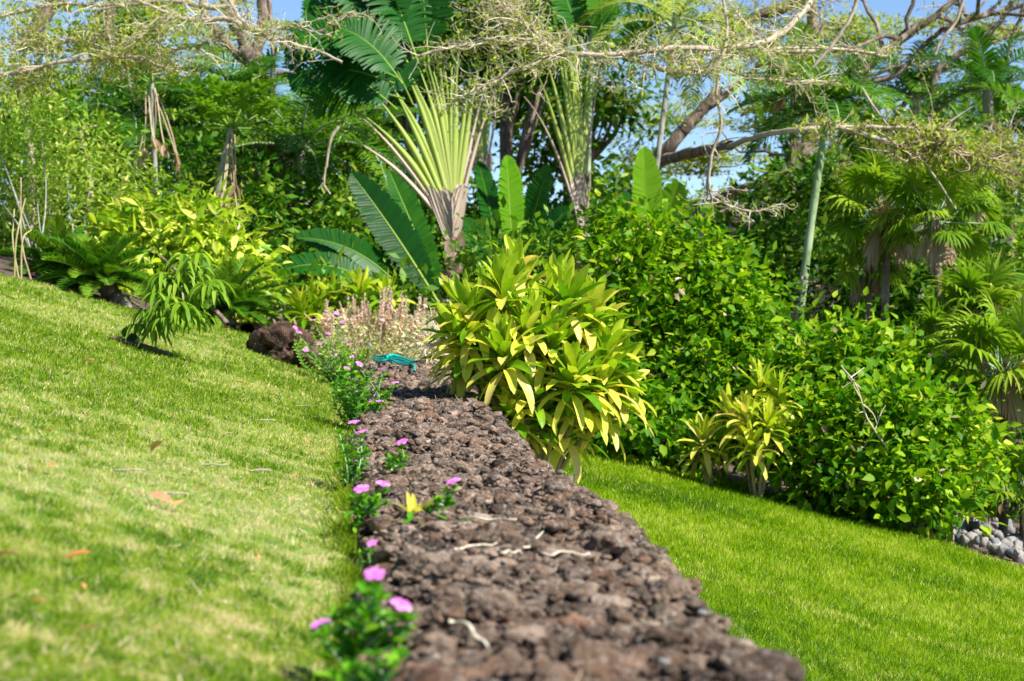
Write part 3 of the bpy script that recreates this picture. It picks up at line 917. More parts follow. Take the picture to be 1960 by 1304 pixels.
shrub('hedge_shrub', 'shrub of paler green leaves at the lower right end of the hedge above the pebbles', 'shrub', G(1830, 1020) + np.array([0, .7, 0]),
      [pxblob(1810, 860, 13.2, 80, 80), pxblob(1755, 930, 12.9, 60, 60), pxblob(1840, 900, 13.6, 50, 70)], 'shrub_leaf', dens=56, L=.082, W=.054, prof='heart', fold=.25, n=3, per=24, nst=8, rb=.08)
# dead twigs caught in the hedge
t = thing('dead_twigs', 'bare pale dead twigs tangled on top of the wide hedge shrub', 'twigs', P(1640, 740, 13.0))
mb = MB()
q = limb(mb, pl_([(1700, 860), (1660, 800), (1640, 740), (1610, 700)], 12.8), .008, .004, 5, .1, 5)
k = 12; tubes(mb, walk(q[R.integers(3, len(q), k)], rand_dir(k, .7), .1 + .14 * R.random(k), 4, .25), np.linspace(.005, .0025, 5)[None], 4); mb.build('twigs', M['twig'], t)

# ------------------------------------------------------------------ left bed
shrub('croton_bush', 'rounded bush of yellow variegated leaves at the left bed', 'bush', G(330, 612) + np.array([0, 1.2, 0]),
      [pxblob(335, 465, 17.7, 120, 85), pxblob(405, 505, 17.4, 75, 95), pxblob(285, 510, 17.5, 75, 90), pxblob(230, 440, 18.2, 60, 50), pxblob(365, 570, 17.1, 70, 50), pxblob(445, 560, 17.1, 42, 50), pxblob(400, 590, 16.9, 50, 30)], 'yellow_leaf', dens=30, L=.17, W=.05, n=4, fold=.2, per=20, nst=10, rb=.12, droop=1.2, clump=.14)
shrub('croton_bush', 'small low bush of pale yellow leaves at the edge of the upper lawn', 'bush', G(245, 600) + np.array([0, .3, 0]),
      [pxblob(235, 565, 16.6, 46, 36)], 'yellow_leaf', dens=34, L=.2, W=.05, n=3, fold=.2, per=20, nst=4, rb=.1, droop=1.2, clump=.1)

def cycad(label, base, top, nf, L, elr=(.0, 1.2), azr=None):
    t = thing('cycad', label, 'cycad', base)
    mb = MB(); limb(mb, [vec(base), (vec(base) + vec(top)) / 2, vec(top)], .08, .07, 10, .15, 4); mb.build('trunk', M['bark_brown'], t)
    mb, mr = MB(), MB()
    for i in range(nf):
        az = i * 2.399; e = elr[0] + (elr[1] - elr[0]) * (i + .5) / nf
        d = [math.cos(az) * math.cos(e), math.sin(az) * math.cos(e), math.sin(e)]
        frond(mb, mr, vec(top), d, L * (.85 + .3 * R.random()), .75, 60, .15, .016, .1, rb=.1, vee=.5, start=.08, n=2)
    mb.build('fronds', M['cycad_leaf'], t); mr.build('frond_stalks', M['midrib'], t)
b = G(205, 585) + np.array([0, .6, 0]); cycad('dark green cycad with stiff arching fronds left of the yellow bush', b, P(190, 540, b[1]), 40, .50)
b = G(425, 628) + np.array([0, .5, 0]); cycad('cycad with drooping yellow tipped fronds right of the yellow bush', b, P(430, 595, b[1]), 46, .56)
b = G(110, 550) + np.array([0, .6, 0]); cycad('smaller cycad half hidden at the far left of the bed', b, P(115, 520, b[1]), 26, .5)

# lawn sapling
g = G(252, 662)
t = thing('sapling', 'young leaning sapling with drooping palmate leaves standing in the upper lawn', 'sapling', g)
mb = MB()
D = g[1]
st = limb(mb, [g + np.array([0, 0, -.02]), P(275, 640, D), P(300, 615, D), P(325, 580, D + .05), P(345, 545, D + .05)], .016, .008, 6, .1, 5)
tips = []
for (px, py, dd) in [(310, 570, -.1), (345, 530, 0), (380, 560, .1), (300, 600, .05), (330, 590, -.15), (390, 520, .1), (360, 500, 0), (325, 545, .2), (290, 615, -.05), (350, 575, -.2), (405, 545, -.1), (310, 525, 0), (370, 600, 0)]:
    e = P(px, py, D + dd); s = st[R.integers(len(st) // 2, len(st))]
    limb(mb, [s, (s + e) / 2 + np.array([0, 0, .03]), e], .006, .003, 5, .1, 4); tips.append(e)
mb.build('stem', M['bark_pale'], t)
mb = MB()
for e in tips:
    for j in range(4):
        c = e + R.normal(0, .035, 3); k = 8
        a = np.linspace(0, 2 * np.pi, k, endpoint=False) + R.random()
        d = np.stack([np.cos(a), np.sin(a), np.full(k, -.15)], 1)
        ribbons(mb, np.repeat(c[None], k, 0), d, [0, 0, 1], .15 + .07 * R.random(k), .026, n=5, droop=1.9, prof='leaf', fold=.2, rnd=np.clip(.45 + .4 * R.random(k), 0, 1))
mb.build('leaves', M['mid_leaf'], t)
mb = MB()
for px, py in ((237, 640), (252, 655), (262, 650)):
    ribbons(mb, P(px, py + 6, D)[None], [[R.normal(0, .3), 0, 1]], [0, -1, .3], .07, .045, n=4, prof='oval', fold=.15, rnd=.1)
mb.build('low_leaves', M['dark_leaf'], t)
# bare soil ring
mb = MB(); a = np.linspace(0, 2 * np.pi, 25)[:-1]
rr = .13 * (1 + .35 * R.random(24)); cx, cy = g[0] + .06, g[1]
ring = np.stack([cx + rr * 1.25 * np.cos(a), cy + rr * .9 * np.sin(a)], 1)
V = [[cx, cy, float(height(np.array([cx]), np.array([cy]))[0]) + .035]] + [[x, y, float(height(np.array([x]), np.array([y]))[0]) + .022] for x, y in ring]
mb.add(V, [[0, i + 1, (i + 1) % 24 + 1] for i in range(24)], .5)
M['mulch'] = solidmat('mulch', [(.03, .02, .015), (.14, .09, .07), (.33, .22, .17)], 30, bump=.8)
o = mb.build('soil_patch', M['mulch']); tag(o, 'ring of bare brown mulch around the leaning sapling', 'soil')

# papaya ------------------------------------------------------------------
def papaya(label, base, path, r, nl, leafr):
    t = thing('papaya_tree', label, 'papaya tree', base)
    mb = MB(); q = limb(mb, [vec(base)] + path, r, r * .75, 9, .04, 6); mb.build('trunk', M['bark_grey'], t)
    top = q[-1]
    mb, mr = MB(), MB()
    for i in range(nl):
        az = i * 2.399; e = -.1 + 1.2 * (i + .5) / nl
        d = nrm(np.array([[math.cos(az) * math.cos(e), math.sin(az) * math.cos(e), math.sin(e)]]))
        L = leafr * (1.1 + .5 * R.random())
        pts = walk(top[None] + d * .03, d, np.array([L]), 6, .04, .02)[0]
        tubes(mr, pts, np.linspace(.013, .007, 7)[None], 5)
        k = 9; c = pts[-1]; dl = (pts[-1] - pts[-2]); dl = dl / np.linalg.norm(dl)
        side = nrm(np.cross(dl, [0, 0, 1])[None])[0]
        a = np.linspace(-2.6, 2.6, k)
        dd = dl[None] * np.cos(a)[:, None] + side[None] * np.sin(a)[:, None] + np.array([0, 0, .1])
        ln = leafr * (.85 - .3 * np.abs(a) / 2.6)
        ribbons(mb, np.repeat(c[None], k, 0), dd, [0, 0, 1], ln, leafr * .3, n=5, droop=.7, prof='leaf', fold=.1, rnd=np.clip(.3 + .3 * R.random() + .15 * R.random(k), 0, 1))
        p2 = c + dd * ln[:, None] * .45
        for s in (-1, 1):
            ribbons(mb, p2, dd + s * np.cross(dd, [0, 0, 1.0]) * .8, [0, 0, 1], leafr * .34, leafr * .13, n=3, droop=.7, prof='leaf', fold=.1, rnd=.4 + .2 * R.random(k))
    mb.build('crown', M['light_leaf' if False else 'mid_leaf'], t); mr.build('leaf_stalks', M['midrib'], t)
    md = MB()
    for i in range(7):
        s = top + R.normal(0, .04, 3) - np.array([0, 0, .1])
        pts = walk(s[None], np.array([[R.normal(0, .25) + .15, R.normal(0, .2), -1.0]]), np.array([.55 + .35 * R.random()]), 5, .05, -.1)[0]
        tubes(md, pts, .008, 4)
        ribbons(md, np.repeat(pts[-1][None], 5, 0), nrm(R.normal(0, .3, (5, 3)) + [0, 0, -1]), rand_dir(5), .2, .06, n=4)
    md.build('dead_leaves', M['dead_leaf'], t)
b = on_ground(408, 20.0)
papaya('papaya tree with grey leaning trunk and lobed leaf crown behind the yellow bush', b, [P(412, 420, 20), P(418, 350, 20), P(432, 290, 20), P(443, 245, 20)], .043, 18, .36)
b = on_ground(300, 21.0)
papaya('thin bare trunked papaya with sparse top left of the grey leaning papaya', b, [P(297, 330, 21), P(290, 240, 21), P(291, 160, 21)], .034, 7, .22)

def bare_trunk(label, pts, r, mat='bark_pale', name='slim_tree', leaf=None, cr=None):
    t = thing(name, label, 'tree', pts[0])
    mb = MB(); q = limb(mb, pts, r, r * .6, 8, .1, 6)
    for i in range(5):
        s = q[R.integers(len(q) // 2, len(q))]
        pt = walk(s[None], rand_dir(1, .5, .3), np.array([.5]), 5, .25)[0]; tubes(mb, pt, np.linspace(r * .35, .003, 6)[None], 5)
    mb.build('trunk', M[mat], t)
    if leaf:
        mb = MB(); blob_leaves(mb, cr, 22, .11, .05); mb.build('crown', M[leaf], t)
    return t
b = on_ground(180, 20.5)
bare_trunk('slim pale leaning tree at the left with yellow green crown', [b, P(178, 400, 20.5), P(165, 300, 20.5), P(150, 240, 20.5)], .05, leaf='mid_leaf', cr=[pxblob(150, 240, 20.5, 60, 40), pxblob(190, 290, 20.7, 40, 26)])
b = on_ground(55, 20.0)
bare_trunk('pale bent slim trunk at the far left edge with thin light foliage', [b, P(60, 330, 20), P(48, 220, 20), P(30, 145, 20)], .05, leaf='light_leaf', cr=[pxblob(30, 160, 20, 60, 40)])

# light feathery shrubs far left
shrub('feathery_shrub', 'tall airy light green shrub at the far left edge of the bed', 'shrub', G(40, 535) + np.array([0, .8, 0]),
      [pxblob(30, 230, 18.6, 85, 95), pxblob(20, 370, 18., 75, 110), pxblob(95, 320, 18.4, 80, 110)], 'light_leaf', dens=24, L=.09, W=.022, fold=None, per=24, nst=5, r=.013, bark='bark_grey')
shrub('feathery_shrub', 'light green shrub with fine leaves left of the yellow bush', 'shrub', G(130, 560) + np.array([0, 1.4, 0]),
      [pxblob(120, 420, 19., 80, 70), pxblob(200, 360, 19.3, 80, 70), pxblob(150, 300, 19.6, 60, 60)], 'light_leaf', dens=24, L=.1, W=.03, fold=None, per=22, nst=5, r=.013, bark='bark_grey', rb=.15)
shrub('feathery_shrub', 'grey green bushy shrub behind the top of the yellow bush', 'shrub', on_ground(310, 19.6),
      [pxblob(290, 370, 19.8, 80, 45), pxblob(360, 390, 19.8, 60, 40)], 'light_leaf', dens=26, L=.09, W=.03, fold=None, per=22, nst=6, r=.018, rb=-.1)
for px, lean, tx in ((22, 15, 'first'), (50, 20, ''), (16, 8, '')):
    pass
t = thing('cane_clump', 'clump of yellow bamboo like canes at the far left lawn edge', 'canes', G(30, 535))
for (x0, x1, y1) in ((15, 27, 400), (8, 48, 380), (20, 60, 440), (36, 40, 340)):
    mb = MB(); b0 = G(x0, 534) + np.array([0, .25 + .1 * R.random(), 0]); limb(mb, [b0, P((x0 + x1) / 2 + 3, 460, b0[1]), P(x1, y1, b0[1] + .1)], .009, .006, 6, .05, 5)
    mb.build('cane', M['cane'] if x0 != 36 else M['twig_brown'], t)

# ------------------------------------------------------------------ understory shrubs (dark) behind
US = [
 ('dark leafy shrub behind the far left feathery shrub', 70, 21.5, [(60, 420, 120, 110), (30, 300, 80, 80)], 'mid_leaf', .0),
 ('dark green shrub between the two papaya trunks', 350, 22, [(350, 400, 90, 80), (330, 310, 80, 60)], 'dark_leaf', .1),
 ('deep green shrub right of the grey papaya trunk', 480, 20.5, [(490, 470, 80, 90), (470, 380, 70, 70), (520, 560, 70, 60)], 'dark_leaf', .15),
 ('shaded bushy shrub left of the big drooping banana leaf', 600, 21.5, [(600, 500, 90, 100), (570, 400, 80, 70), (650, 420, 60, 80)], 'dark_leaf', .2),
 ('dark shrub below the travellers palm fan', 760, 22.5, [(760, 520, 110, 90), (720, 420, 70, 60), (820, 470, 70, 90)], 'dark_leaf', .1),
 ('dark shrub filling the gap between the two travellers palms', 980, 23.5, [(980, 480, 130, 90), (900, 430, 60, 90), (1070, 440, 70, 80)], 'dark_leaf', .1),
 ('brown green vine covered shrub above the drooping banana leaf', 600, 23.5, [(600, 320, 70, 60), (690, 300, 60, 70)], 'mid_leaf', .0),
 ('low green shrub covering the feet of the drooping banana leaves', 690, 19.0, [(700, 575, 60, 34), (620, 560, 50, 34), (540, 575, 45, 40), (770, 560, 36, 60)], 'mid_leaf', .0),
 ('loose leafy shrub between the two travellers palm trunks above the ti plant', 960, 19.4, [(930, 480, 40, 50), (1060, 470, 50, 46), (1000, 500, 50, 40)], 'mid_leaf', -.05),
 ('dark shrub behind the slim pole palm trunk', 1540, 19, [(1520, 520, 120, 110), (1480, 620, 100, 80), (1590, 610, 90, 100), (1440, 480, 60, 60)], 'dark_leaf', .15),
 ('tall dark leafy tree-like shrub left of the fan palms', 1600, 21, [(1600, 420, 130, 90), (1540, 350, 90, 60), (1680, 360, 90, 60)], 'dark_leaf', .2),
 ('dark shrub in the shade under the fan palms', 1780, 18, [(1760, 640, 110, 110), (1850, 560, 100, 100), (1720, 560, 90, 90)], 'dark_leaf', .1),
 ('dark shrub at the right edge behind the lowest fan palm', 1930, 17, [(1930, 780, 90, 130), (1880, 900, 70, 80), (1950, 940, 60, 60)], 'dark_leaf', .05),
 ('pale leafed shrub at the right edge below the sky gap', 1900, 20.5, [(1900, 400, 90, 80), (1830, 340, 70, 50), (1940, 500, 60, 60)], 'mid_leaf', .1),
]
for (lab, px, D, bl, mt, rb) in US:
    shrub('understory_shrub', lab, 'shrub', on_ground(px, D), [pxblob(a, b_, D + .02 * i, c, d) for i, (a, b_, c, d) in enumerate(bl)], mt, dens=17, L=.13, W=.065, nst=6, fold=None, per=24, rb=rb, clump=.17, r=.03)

# trees further back
def tree(label, base, trunk, blobs, mat, r=.16, bark='bark_brown', dens=14, L=.16, W=.075, name='broadleaf_tree', rb=0., per=22, clump=.22, **kw):
    t = thing(name, label, 'tree', base)
    mb = MB(); q = limb(mb, [vec(base) - np.array([0, 0, .1])] + trunk, r, r * .5, 10, .08, 6)
    for c, rr in blobs:
        s = q[R.integers(len(q) // 2, len(q))]
        for j in range(3):
            e = c + rand_dir(1)[0] * np.array(rr) * .6
            limb(mb, [s, (s + e) / 2 + R.normal(0, .2, 3), e], r * .35, .015, 6, .1, 5)
    mb.build('trunk', M[bark], t)
    mb = MB(); blob_leaves(mb, blobs, dens, L, W, fold=None, per=per, clump=clump, rb=rb, **kw)
    mb.build('crown', M[mat], t)
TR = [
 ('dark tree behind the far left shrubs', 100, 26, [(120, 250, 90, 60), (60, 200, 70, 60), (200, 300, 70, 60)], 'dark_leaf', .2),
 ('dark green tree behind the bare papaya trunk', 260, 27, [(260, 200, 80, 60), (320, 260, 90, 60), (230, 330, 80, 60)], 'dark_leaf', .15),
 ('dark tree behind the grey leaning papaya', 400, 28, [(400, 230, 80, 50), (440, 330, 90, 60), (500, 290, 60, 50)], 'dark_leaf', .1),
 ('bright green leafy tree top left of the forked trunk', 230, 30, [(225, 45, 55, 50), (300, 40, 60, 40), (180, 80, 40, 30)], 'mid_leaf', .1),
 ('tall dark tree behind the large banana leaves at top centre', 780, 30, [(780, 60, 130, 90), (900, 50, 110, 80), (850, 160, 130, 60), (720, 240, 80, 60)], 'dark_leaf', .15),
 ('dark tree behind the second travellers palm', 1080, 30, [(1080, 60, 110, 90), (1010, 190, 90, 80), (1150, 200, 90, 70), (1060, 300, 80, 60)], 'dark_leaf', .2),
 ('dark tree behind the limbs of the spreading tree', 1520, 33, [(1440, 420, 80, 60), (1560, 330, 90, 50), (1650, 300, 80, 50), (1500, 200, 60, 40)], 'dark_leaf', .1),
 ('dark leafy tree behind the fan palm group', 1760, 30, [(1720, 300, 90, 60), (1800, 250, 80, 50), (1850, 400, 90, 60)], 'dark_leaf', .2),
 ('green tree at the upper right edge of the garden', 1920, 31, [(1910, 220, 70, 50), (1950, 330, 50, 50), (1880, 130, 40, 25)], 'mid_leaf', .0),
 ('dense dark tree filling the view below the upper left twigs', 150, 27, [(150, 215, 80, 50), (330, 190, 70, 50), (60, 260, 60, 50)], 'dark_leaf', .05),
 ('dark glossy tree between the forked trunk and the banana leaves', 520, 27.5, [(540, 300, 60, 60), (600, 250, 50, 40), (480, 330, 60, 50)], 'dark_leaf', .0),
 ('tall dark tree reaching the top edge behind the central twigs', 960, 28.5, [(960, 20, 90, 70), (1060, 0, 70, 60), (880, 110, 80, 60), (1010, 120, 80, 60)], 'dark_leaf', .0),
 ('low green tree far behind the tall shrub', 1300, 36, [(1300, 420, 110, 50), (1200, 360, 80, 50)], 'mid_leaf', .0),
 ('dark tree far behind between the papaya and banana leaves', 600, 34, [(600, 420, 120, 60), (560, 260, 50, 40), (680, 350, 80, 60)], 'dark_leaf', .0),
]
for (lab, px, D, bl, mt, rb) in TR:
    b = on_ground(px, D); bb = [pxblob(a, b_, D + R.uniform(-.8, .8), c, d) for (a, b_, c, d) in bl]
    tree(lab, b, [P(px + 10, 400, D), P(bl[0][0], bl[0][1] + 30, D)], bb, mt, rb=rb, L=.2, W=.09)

# ------------------------------------------------------------------ feather palms
def fp(label, px, D, tpx, tpy, r, nf, L, ll, **kw):
    feather_palm(label, on_ground(px, D), P(tpx, tpy, D), r, nf, L, ll, **kw)
fp('dark feather palm with arching fronds above the bare papaya trunk', 250, 23.5, 255, 235, .09, 18, 1.5, .5, hang=.9)
fp('feather palm with long hanging fronds behind the grey papaya', 380, 24, 375, 260, .09, 20, 1.5, .5, hang=.9)
fp('feather palm with drooping fronds left of the big banana leaves', 500, 24.5, 480, 190, .08, 14, 1.3, .45, hang=1.0)
fp('low feather palm with pendant fronds left of the first travellers palm', 590, 23, 575, 290, .08, 20, 1.7, .45, hang=1.1, rb=.15)
fp('feather palm showing between the banana leaves at centre', 690, 24, 690, 290, .08, 16, 1.4, .45, hang=1.0, rb=.1)
fp('slim pole trunked palm with tuft of hanging fronds in front of the thick limb', 1505, 18.0, 1583, 215, .045, 22, 1.05, .36, hang=1.2, bark='stalk_green', rb=.05, lw=.03)
fp('palm with long arching fronds at the upper right edge', 1900, 23, 1890, 175, .08, 14, 1.1, .38, hang=1.1, rb=-.05)
fp('dark crowned palm left of the upper right edge palm', 1760, 25, 1750, 190, .08, 18, 1.3, .4, hang=.9)
fp('palm at the far right with fronds over the sky gap', 1985, 21, 1990, 250, .08, 12, 1.0, .4, hang=.9)
fp('feather palm with pale underside fronds right of the second travellers palm', 1190, 22.5, 1290, 60, .04, 12, 1.7, .42, hang=1.3, droop=2.2, rb=.45)
fp('small feather palm top centre above the twiggy branch', 1125, 24.5, 1135, -40, .045, 14, 1.8, .5, hang=.9, rb=.2, bark='stalk_green')

# ------------------------------------------------------------------ fan palms
def fan(label, gpx, D, tpx, tpy, r, nf, st, rad, **kw):
    fan_palm(label, on_ground(gpx, D), P(tpx, tpy, D), r, nf, st, rad, **kw)
fan('tall fan palm with fresh green fans at the left of the palm group', 1700, 16.5, 1700, 400, 0.035, 26, 0.40, 0.34, dead=7, flower=1)
fan('fan palm with a large dry folded fan hanging under its crown', 1780, 16., 1790, 410, 0.032, 22, 0.40, 0.31, dead=8, flower=0)
fan('mid height fan palm with tan skirt behind the hedge', 1660, 17.0, 1665, 500, 0.035, 16, 0.28, 0.27, dead=8)
fan('fan palm with pale yellow flower heads at the right', 1880, 15.5, 1880, 600, 0.035, 26, 0.36, 0.34, dead=7, flower=4)
fan('low fan palm with torn grey brown skirt at the right edge', 1920, 13.8, 1920, 700, 0.035, 26, 0.36, 0.34, dead=12, flower=1)
fan('short fan palm between the hedge top and the yellow flowered palm', 1800, 15.2, 1805, 650, 0.028, 16, 0.24, 0.25, dead=5)
fan('small fan palm low beside the pebbles at the right edge', 1955, 13.6, 1960, 930, 0.025, 14, 0.20, 0.24, dead=4)
fan('fan palm with bright backlit fans at the upper right', 1850, 18, 1830, 340, 0.035, 20, 0.36, 0.30, dead=5)
fan('dark fan palm behind the second limb of the spreading tree', 1500, 23, 1520, 150, 0.042, 14, 0.32, 0.37, dead=4)

# ------------------------------------------------------------------ traveller's palms
SPREAD = math.radians(15)
PROF['sheath'] = lambda t: np.minimum(1, .25 + 3 * t) * (1 - .75 * t ** 2) + .02
def travellers(label, base, hub, D, fans, R0, plane=0., hw=.30, leaves=()):
    """fan hub with overlapping leaf bases in a plane; plane = rotation of the fan about z"""
    t = thing('travellers_palm', label, 'travellers palm', base)
    base, hub = vec(base), vec(hub)
    u = np.array([math.cos(plane), math.sin(plane), 0]); z = np.array([0, 0, 1.0]); nf = np.array([-math.sin(plane), math.cos(plane), 0])
    mb = MB()
    q = smooth_path([base, (base + hub) / 2 + u * .02, hub], 16)
    rad = .062 * (1 + .25 * (R.random(len(q)) - .5)); tubes(mb, q, rad[None], 12, .5)
    # torn dead sheath strips
    k = 40; ti = R.random(k); pp = base + (hub - base) * ti[:, None] + (u * .07) * R.choice([-1, 1], k)[:, None] - nf * .05
    ribbons(mb, pp, R.normal(0, .2, (k, 3)) + u * R.normal(0, .8, (k, 1)) + z * .7, -nf, .16, .1, n=4, droop=.3, prof='lobe', fold=.3, rnd=R.random(k) * .7)
    mb.build('trunk', M['fan_trunk'], t)
    n = fans
    for i in range(n):
        f = (i + .5) / n * 2 - 1                      # -1..1
        a = f * SPREAD - math.radians(7) - (math.radians(17) * max(0, -f - .5) / .5) + (math.radians(6) * max(0, f - .7) / .3)
        s = hub + z * (1 - abs(f)) * R0 * .30 + nf * (.010 * (i % 2) - .005)
        L = R0 * (1.22 + .2 * R.random()) * (1.12 if abs(f) > .35 else 1.0)
        m = 18
        tt = np.linspace(0, 1, m + 1)
        bend = (a * .3 + R.normal(0, .035)) * tt ** 2
        pts = s + (u * np.sin(a + bend)[:, None] + z * np.cos(a + bend)[:, None]) * (tt * L)[:, None] + nf * (.005 * (i % 3))
        wd = (.042 - .030 * sst(.50, .90, tt)) * R0 / 1.25
        dry = abs(f) > .86
        if dry: wd = wd * .6
        side = u * math.cos(a) - z * math.sin(a)
        V = []
        for j in range(m + 1):
            V += [pts[j] - side * wd[j], pts[j] - nf * wd[j] * .6, pts[j] + side * wd[j], pts[j] + nf * wd[j] * .6]
        F = []
        for j in range(m):
            for c in range(4):
                F.append([j * 4 + c, j * 4 + (c + 1) % 4, j * 4 + 4 + (c + 1) % 4, j * 4 + 4 + c])
        mk = MB(); mk.add(np.array(V), F, np.clip(np.repeat(.75 - .45 * tt + .2 * R.random(), 4), 0, 1))
        mk.build('leaf_stalk', M['fan_stalk'] if not dry else M['fan_base'], t)
    mb = MB()
    for s in (-1, 1):
        for j in range(11):
            h0 = -.16 + j * .040 * R0
            p = hub + z * h0 - nf * (.035 + .003 * j)
            dd = u * (s * (math.tan(SPREAD) * (1.15 - .035 * j) + .03 * R.random()) - .11) + z
            ribbons(mb, p[None], dd[None], -nf[None] + u * s * .25, R0 * (.60 - .042 * j) * (.9 + .2 * R.random()), R0 * .07, n=10, droop=0, prof='sheath', fold=.3, rnd=R.random() * .9, curl=R.normal(0, .08))
    mb.build('dry_leaf_bases', M['fan_base'], t)
    for (p0, tip, W, droop, face, rb, tear) in leaves:
        v = vec(tip) - vec(p0); L = np.linalg.norm(v)
        paddle(t, p0, v / L + z * droop * .45, face, L * .8, W, droop=droop, nl=40, tear=tear, hang=.6, rb=rb, stalk=.25)
    return t
FACE = np.array([.25, -.8, .55])
D = 22.0; E = 21.0
b = on_ground(868, D)
travellers('big travellers palm with splayed pale green stalks above a tan wedge of dry bases', b, P(868, 455, D), D, 25, 1.38, plane=.10,
    leaves=[(P(760, 150, E), P(540, 110, E), .95, .8, FACE, .2, .5), (P(755, 160, E - .2), P(548, 165, E - .2), .9, .9, FACE, .12, .5), (P(775, 190, E), P(590, 215, E), .9, 1.0, FACE, .2, .5), (P(765, 120, E - .3), P(565, 75, E - .3), .95, .8, FACE, .25, .5),
            (P(765, 100, E), P(580, 25, E), .95, .7, FACE, .1, .45), (P(780, 120, E + .2), P(640, -60, E), 1.0, .6, FACE, .05, .4), (P(800, 120, E), P(720, -80, E), .9, .4, FACE, .1, .4), (P(770, 160, E - .4), P(650, 50, E - .4), .9, .9, FACE, .05, .4),
            (P(760, 210, E), P(625, 140, E - .3), .85, .8, FACE, .0, .3), (P(820, 120, E + .3), P(800, -100, E), .9, .4, FACE, .15, .4), (P(790, 200, E + .3), P(700, 50, E), .95, .7, FACE, .0, .4), (P(780, 180, E + .4), P(690, 0, E), .9, .6, FACE, .1, .4)])
D = 23.0
b = on_ground(1105, D)
travellers('travellers palm seen edge on with a narrow upright fan, right of two', b, P(1112, 450, D), D, 15, 1.7, plane=1.12,
    leaves=[(P(1150, 130, D), P(1150, -120, D), .5, .2, FACE, .35, .3), (P(1120, 120, D), P(1060, -60, D), .6, .6, FACE, .2, .4), (P(1180, 150, D), P(1290, 0, D), .6, 1.2, FACE, .3, .5)])
D = 25.5
b = on_ground(935, D)
travellers('smaller shaded travellers palm between the two large ones', b, P(925, 360, D), D, 13, 1.1, plane=.5)

# banana-like clumps
def banana(label, base, lst, cat='banana plant', name='banana_plant'):
    t = thing(name, label, cat, base)
    mb = MB(); limb(mb, [vec(base), vec(base) + np.array([0, 0, .5])], .08, .05, 8, .05, 4); mb.build('stem', M['stalk_green'], t)
    for (x0, y0, x1, y1, D, W, droop, rb, tear, mat) in lst:
        p0, tip = P(x0, y0, D), P(x1, y1, D - .15); v = tip - p0; L = np.linalg.norm(v)
        fc = FACE + R.normal(0, .25, 3)
        paddle(t, p0, v / L + np.array([0, 0, 1]) * droop * .45, fc, L * .85, W, droop=droop, nl=40, tear=tear, hang=.25, rb=rb, mat=mat, stalk=.18)
banana('banana plant with big dark glossy leaf leaning left under the travellers palm fan', on_ground(840, 20.5),
       [(845, 590, 672, 335, 20.2, .52, .2, .0, .22, 'banana_leaf'), (850, 590, 745, 330, 20.6, .42, .15, .1, .2, 'banana_leaf'), (840, 600, 785, 300, 23.2, .4, .1, .05, .3, 'banana_leaf'),
        (780, 560, 560, 455, 20.6, .42, .9, .0, .2, 'banana_leaf'), (740, 560, 500, 540, 20.0, .40, 1.2, .05, .3, 'banana_leaf')])
banana('banana plant with upright bright leaves between the travellers palms', on_ground(985, 21),
       [(980, 500, 970, 300, 20.8, .44, .1, .3, .2, 'banana_light'), (1000, 500, 1050, 320, 21.2, .42, .4, .1, .2, 'banana_leaf'), (960, 510, 915, 310, 22.8, .4, .3, .05, .3, 'banana_leaf'), (1010, 510, 1090, 400, 20.6, .4, .9, .1, .2, 'banana_leaf'),
        (940, 540, 890, 420, 20.3, .35, .4, .05, .2, 'banana_leaf'), (970, 540, 985, 440, 19.8, .26, .9, .6, .05, 'banana_light'), (1030, 520, 1020, 380, 21.6, .4, .2, .0, .3, 'banana_leaf')])
banana('banana plant with pale green upright leaf behind the tall shrub', on_ground(1240, 20.5),
       [(1240, 480, 1232, 285, 19.6, .42, .1, .35, .15, 'banana_light'), (1260, 480, 1300, 350, 19.9, .4, .6, .3, .2, 'banana_light'), (1220, 480, 1190, 370, 20.2, .35, .3, .1, .3, 'banana_leaf')])
# ------------------------------------------------------------------ spreading trees with tangled twigs
def pl(lst, D):
    return [P(q[0], q[1], (q[2] if len(q) > 2 else D)) for q in lst]

def twig_cloud(mt, ml, path, n1, L1, r1, leafden=1.0, leafL=.035, spread=(1, 1, .45), droop=0.):
    path = np.asarray(path)
    i = R.integers(0, len(path) - 1, n1); f = R.random((n1, 1))
    p = path[i] * (1 - f) + path[i + 1] * f
    tn = nrm(path[i + 1] - path[i])
    d = nrm(R.normal(0, 1, (n1, 3)) * np.array(spread) + tn * .5)
    a = walk(p, d, L1 * (.4 + 1.1 * R.random(n1)), 6, .2, droop)
    tubes(mt, a, np.linspace(r1, r1 * .35, 7)[None], 4)
    n2 = n1 * 5
    j = R.integers(0, n1, n2); s = R.integers(1, 7, n2)
    p2 = a[j, s]; d2 = nrm(R.normal(0, 1, (n2, 3)) * np.array([1, 1, .6]) + (a[j, s] - a[j, s - 1]) * 3)
    b_ = walk(p2, d2, L1 * .45 * (.5 + R.random(n2)), 4, .35)
    tubes(mt, b_, np.linspace(r1 * .45, r1 * .22, 5)[None], 3)
    n3 = int(n2 * 2.6 * leafden)
    if n3:
        j = R.integers(0, n2, n3); s = R.integers(1, 5, n3)
        p3 = b_[j, s] + R.normal(0, .03, (n3, 3))
        ribbons(ml, p3, rand_dir(n3), rand_dir(n3) + [0, 0, .6], leafL * (1 + R.random(n3)), leafL * .55, n=2, fold=None, prof='oval')

def canopy_cloud(ml, c, rr, n, leafL=.07):
    """flat layered clouds of tiny leaflets"""
    nl = 9
    for i in range(nl):
        cc = vec(c) + R.normal(0, .45, 3) * np.array(rr)
        k = n // nl
        u = R.normal(0, .5, (k, 3)) * np.array(rr) * np.array([.55, .55, .22])
        ribbons(ml, cc + u, rand_dir(k, .4), rand_dir(k) + [0, 0, 1.5], leafL * (.7 + .7 * R.random(k)), leafL * .5, n=2, fold=None, prof='oval')

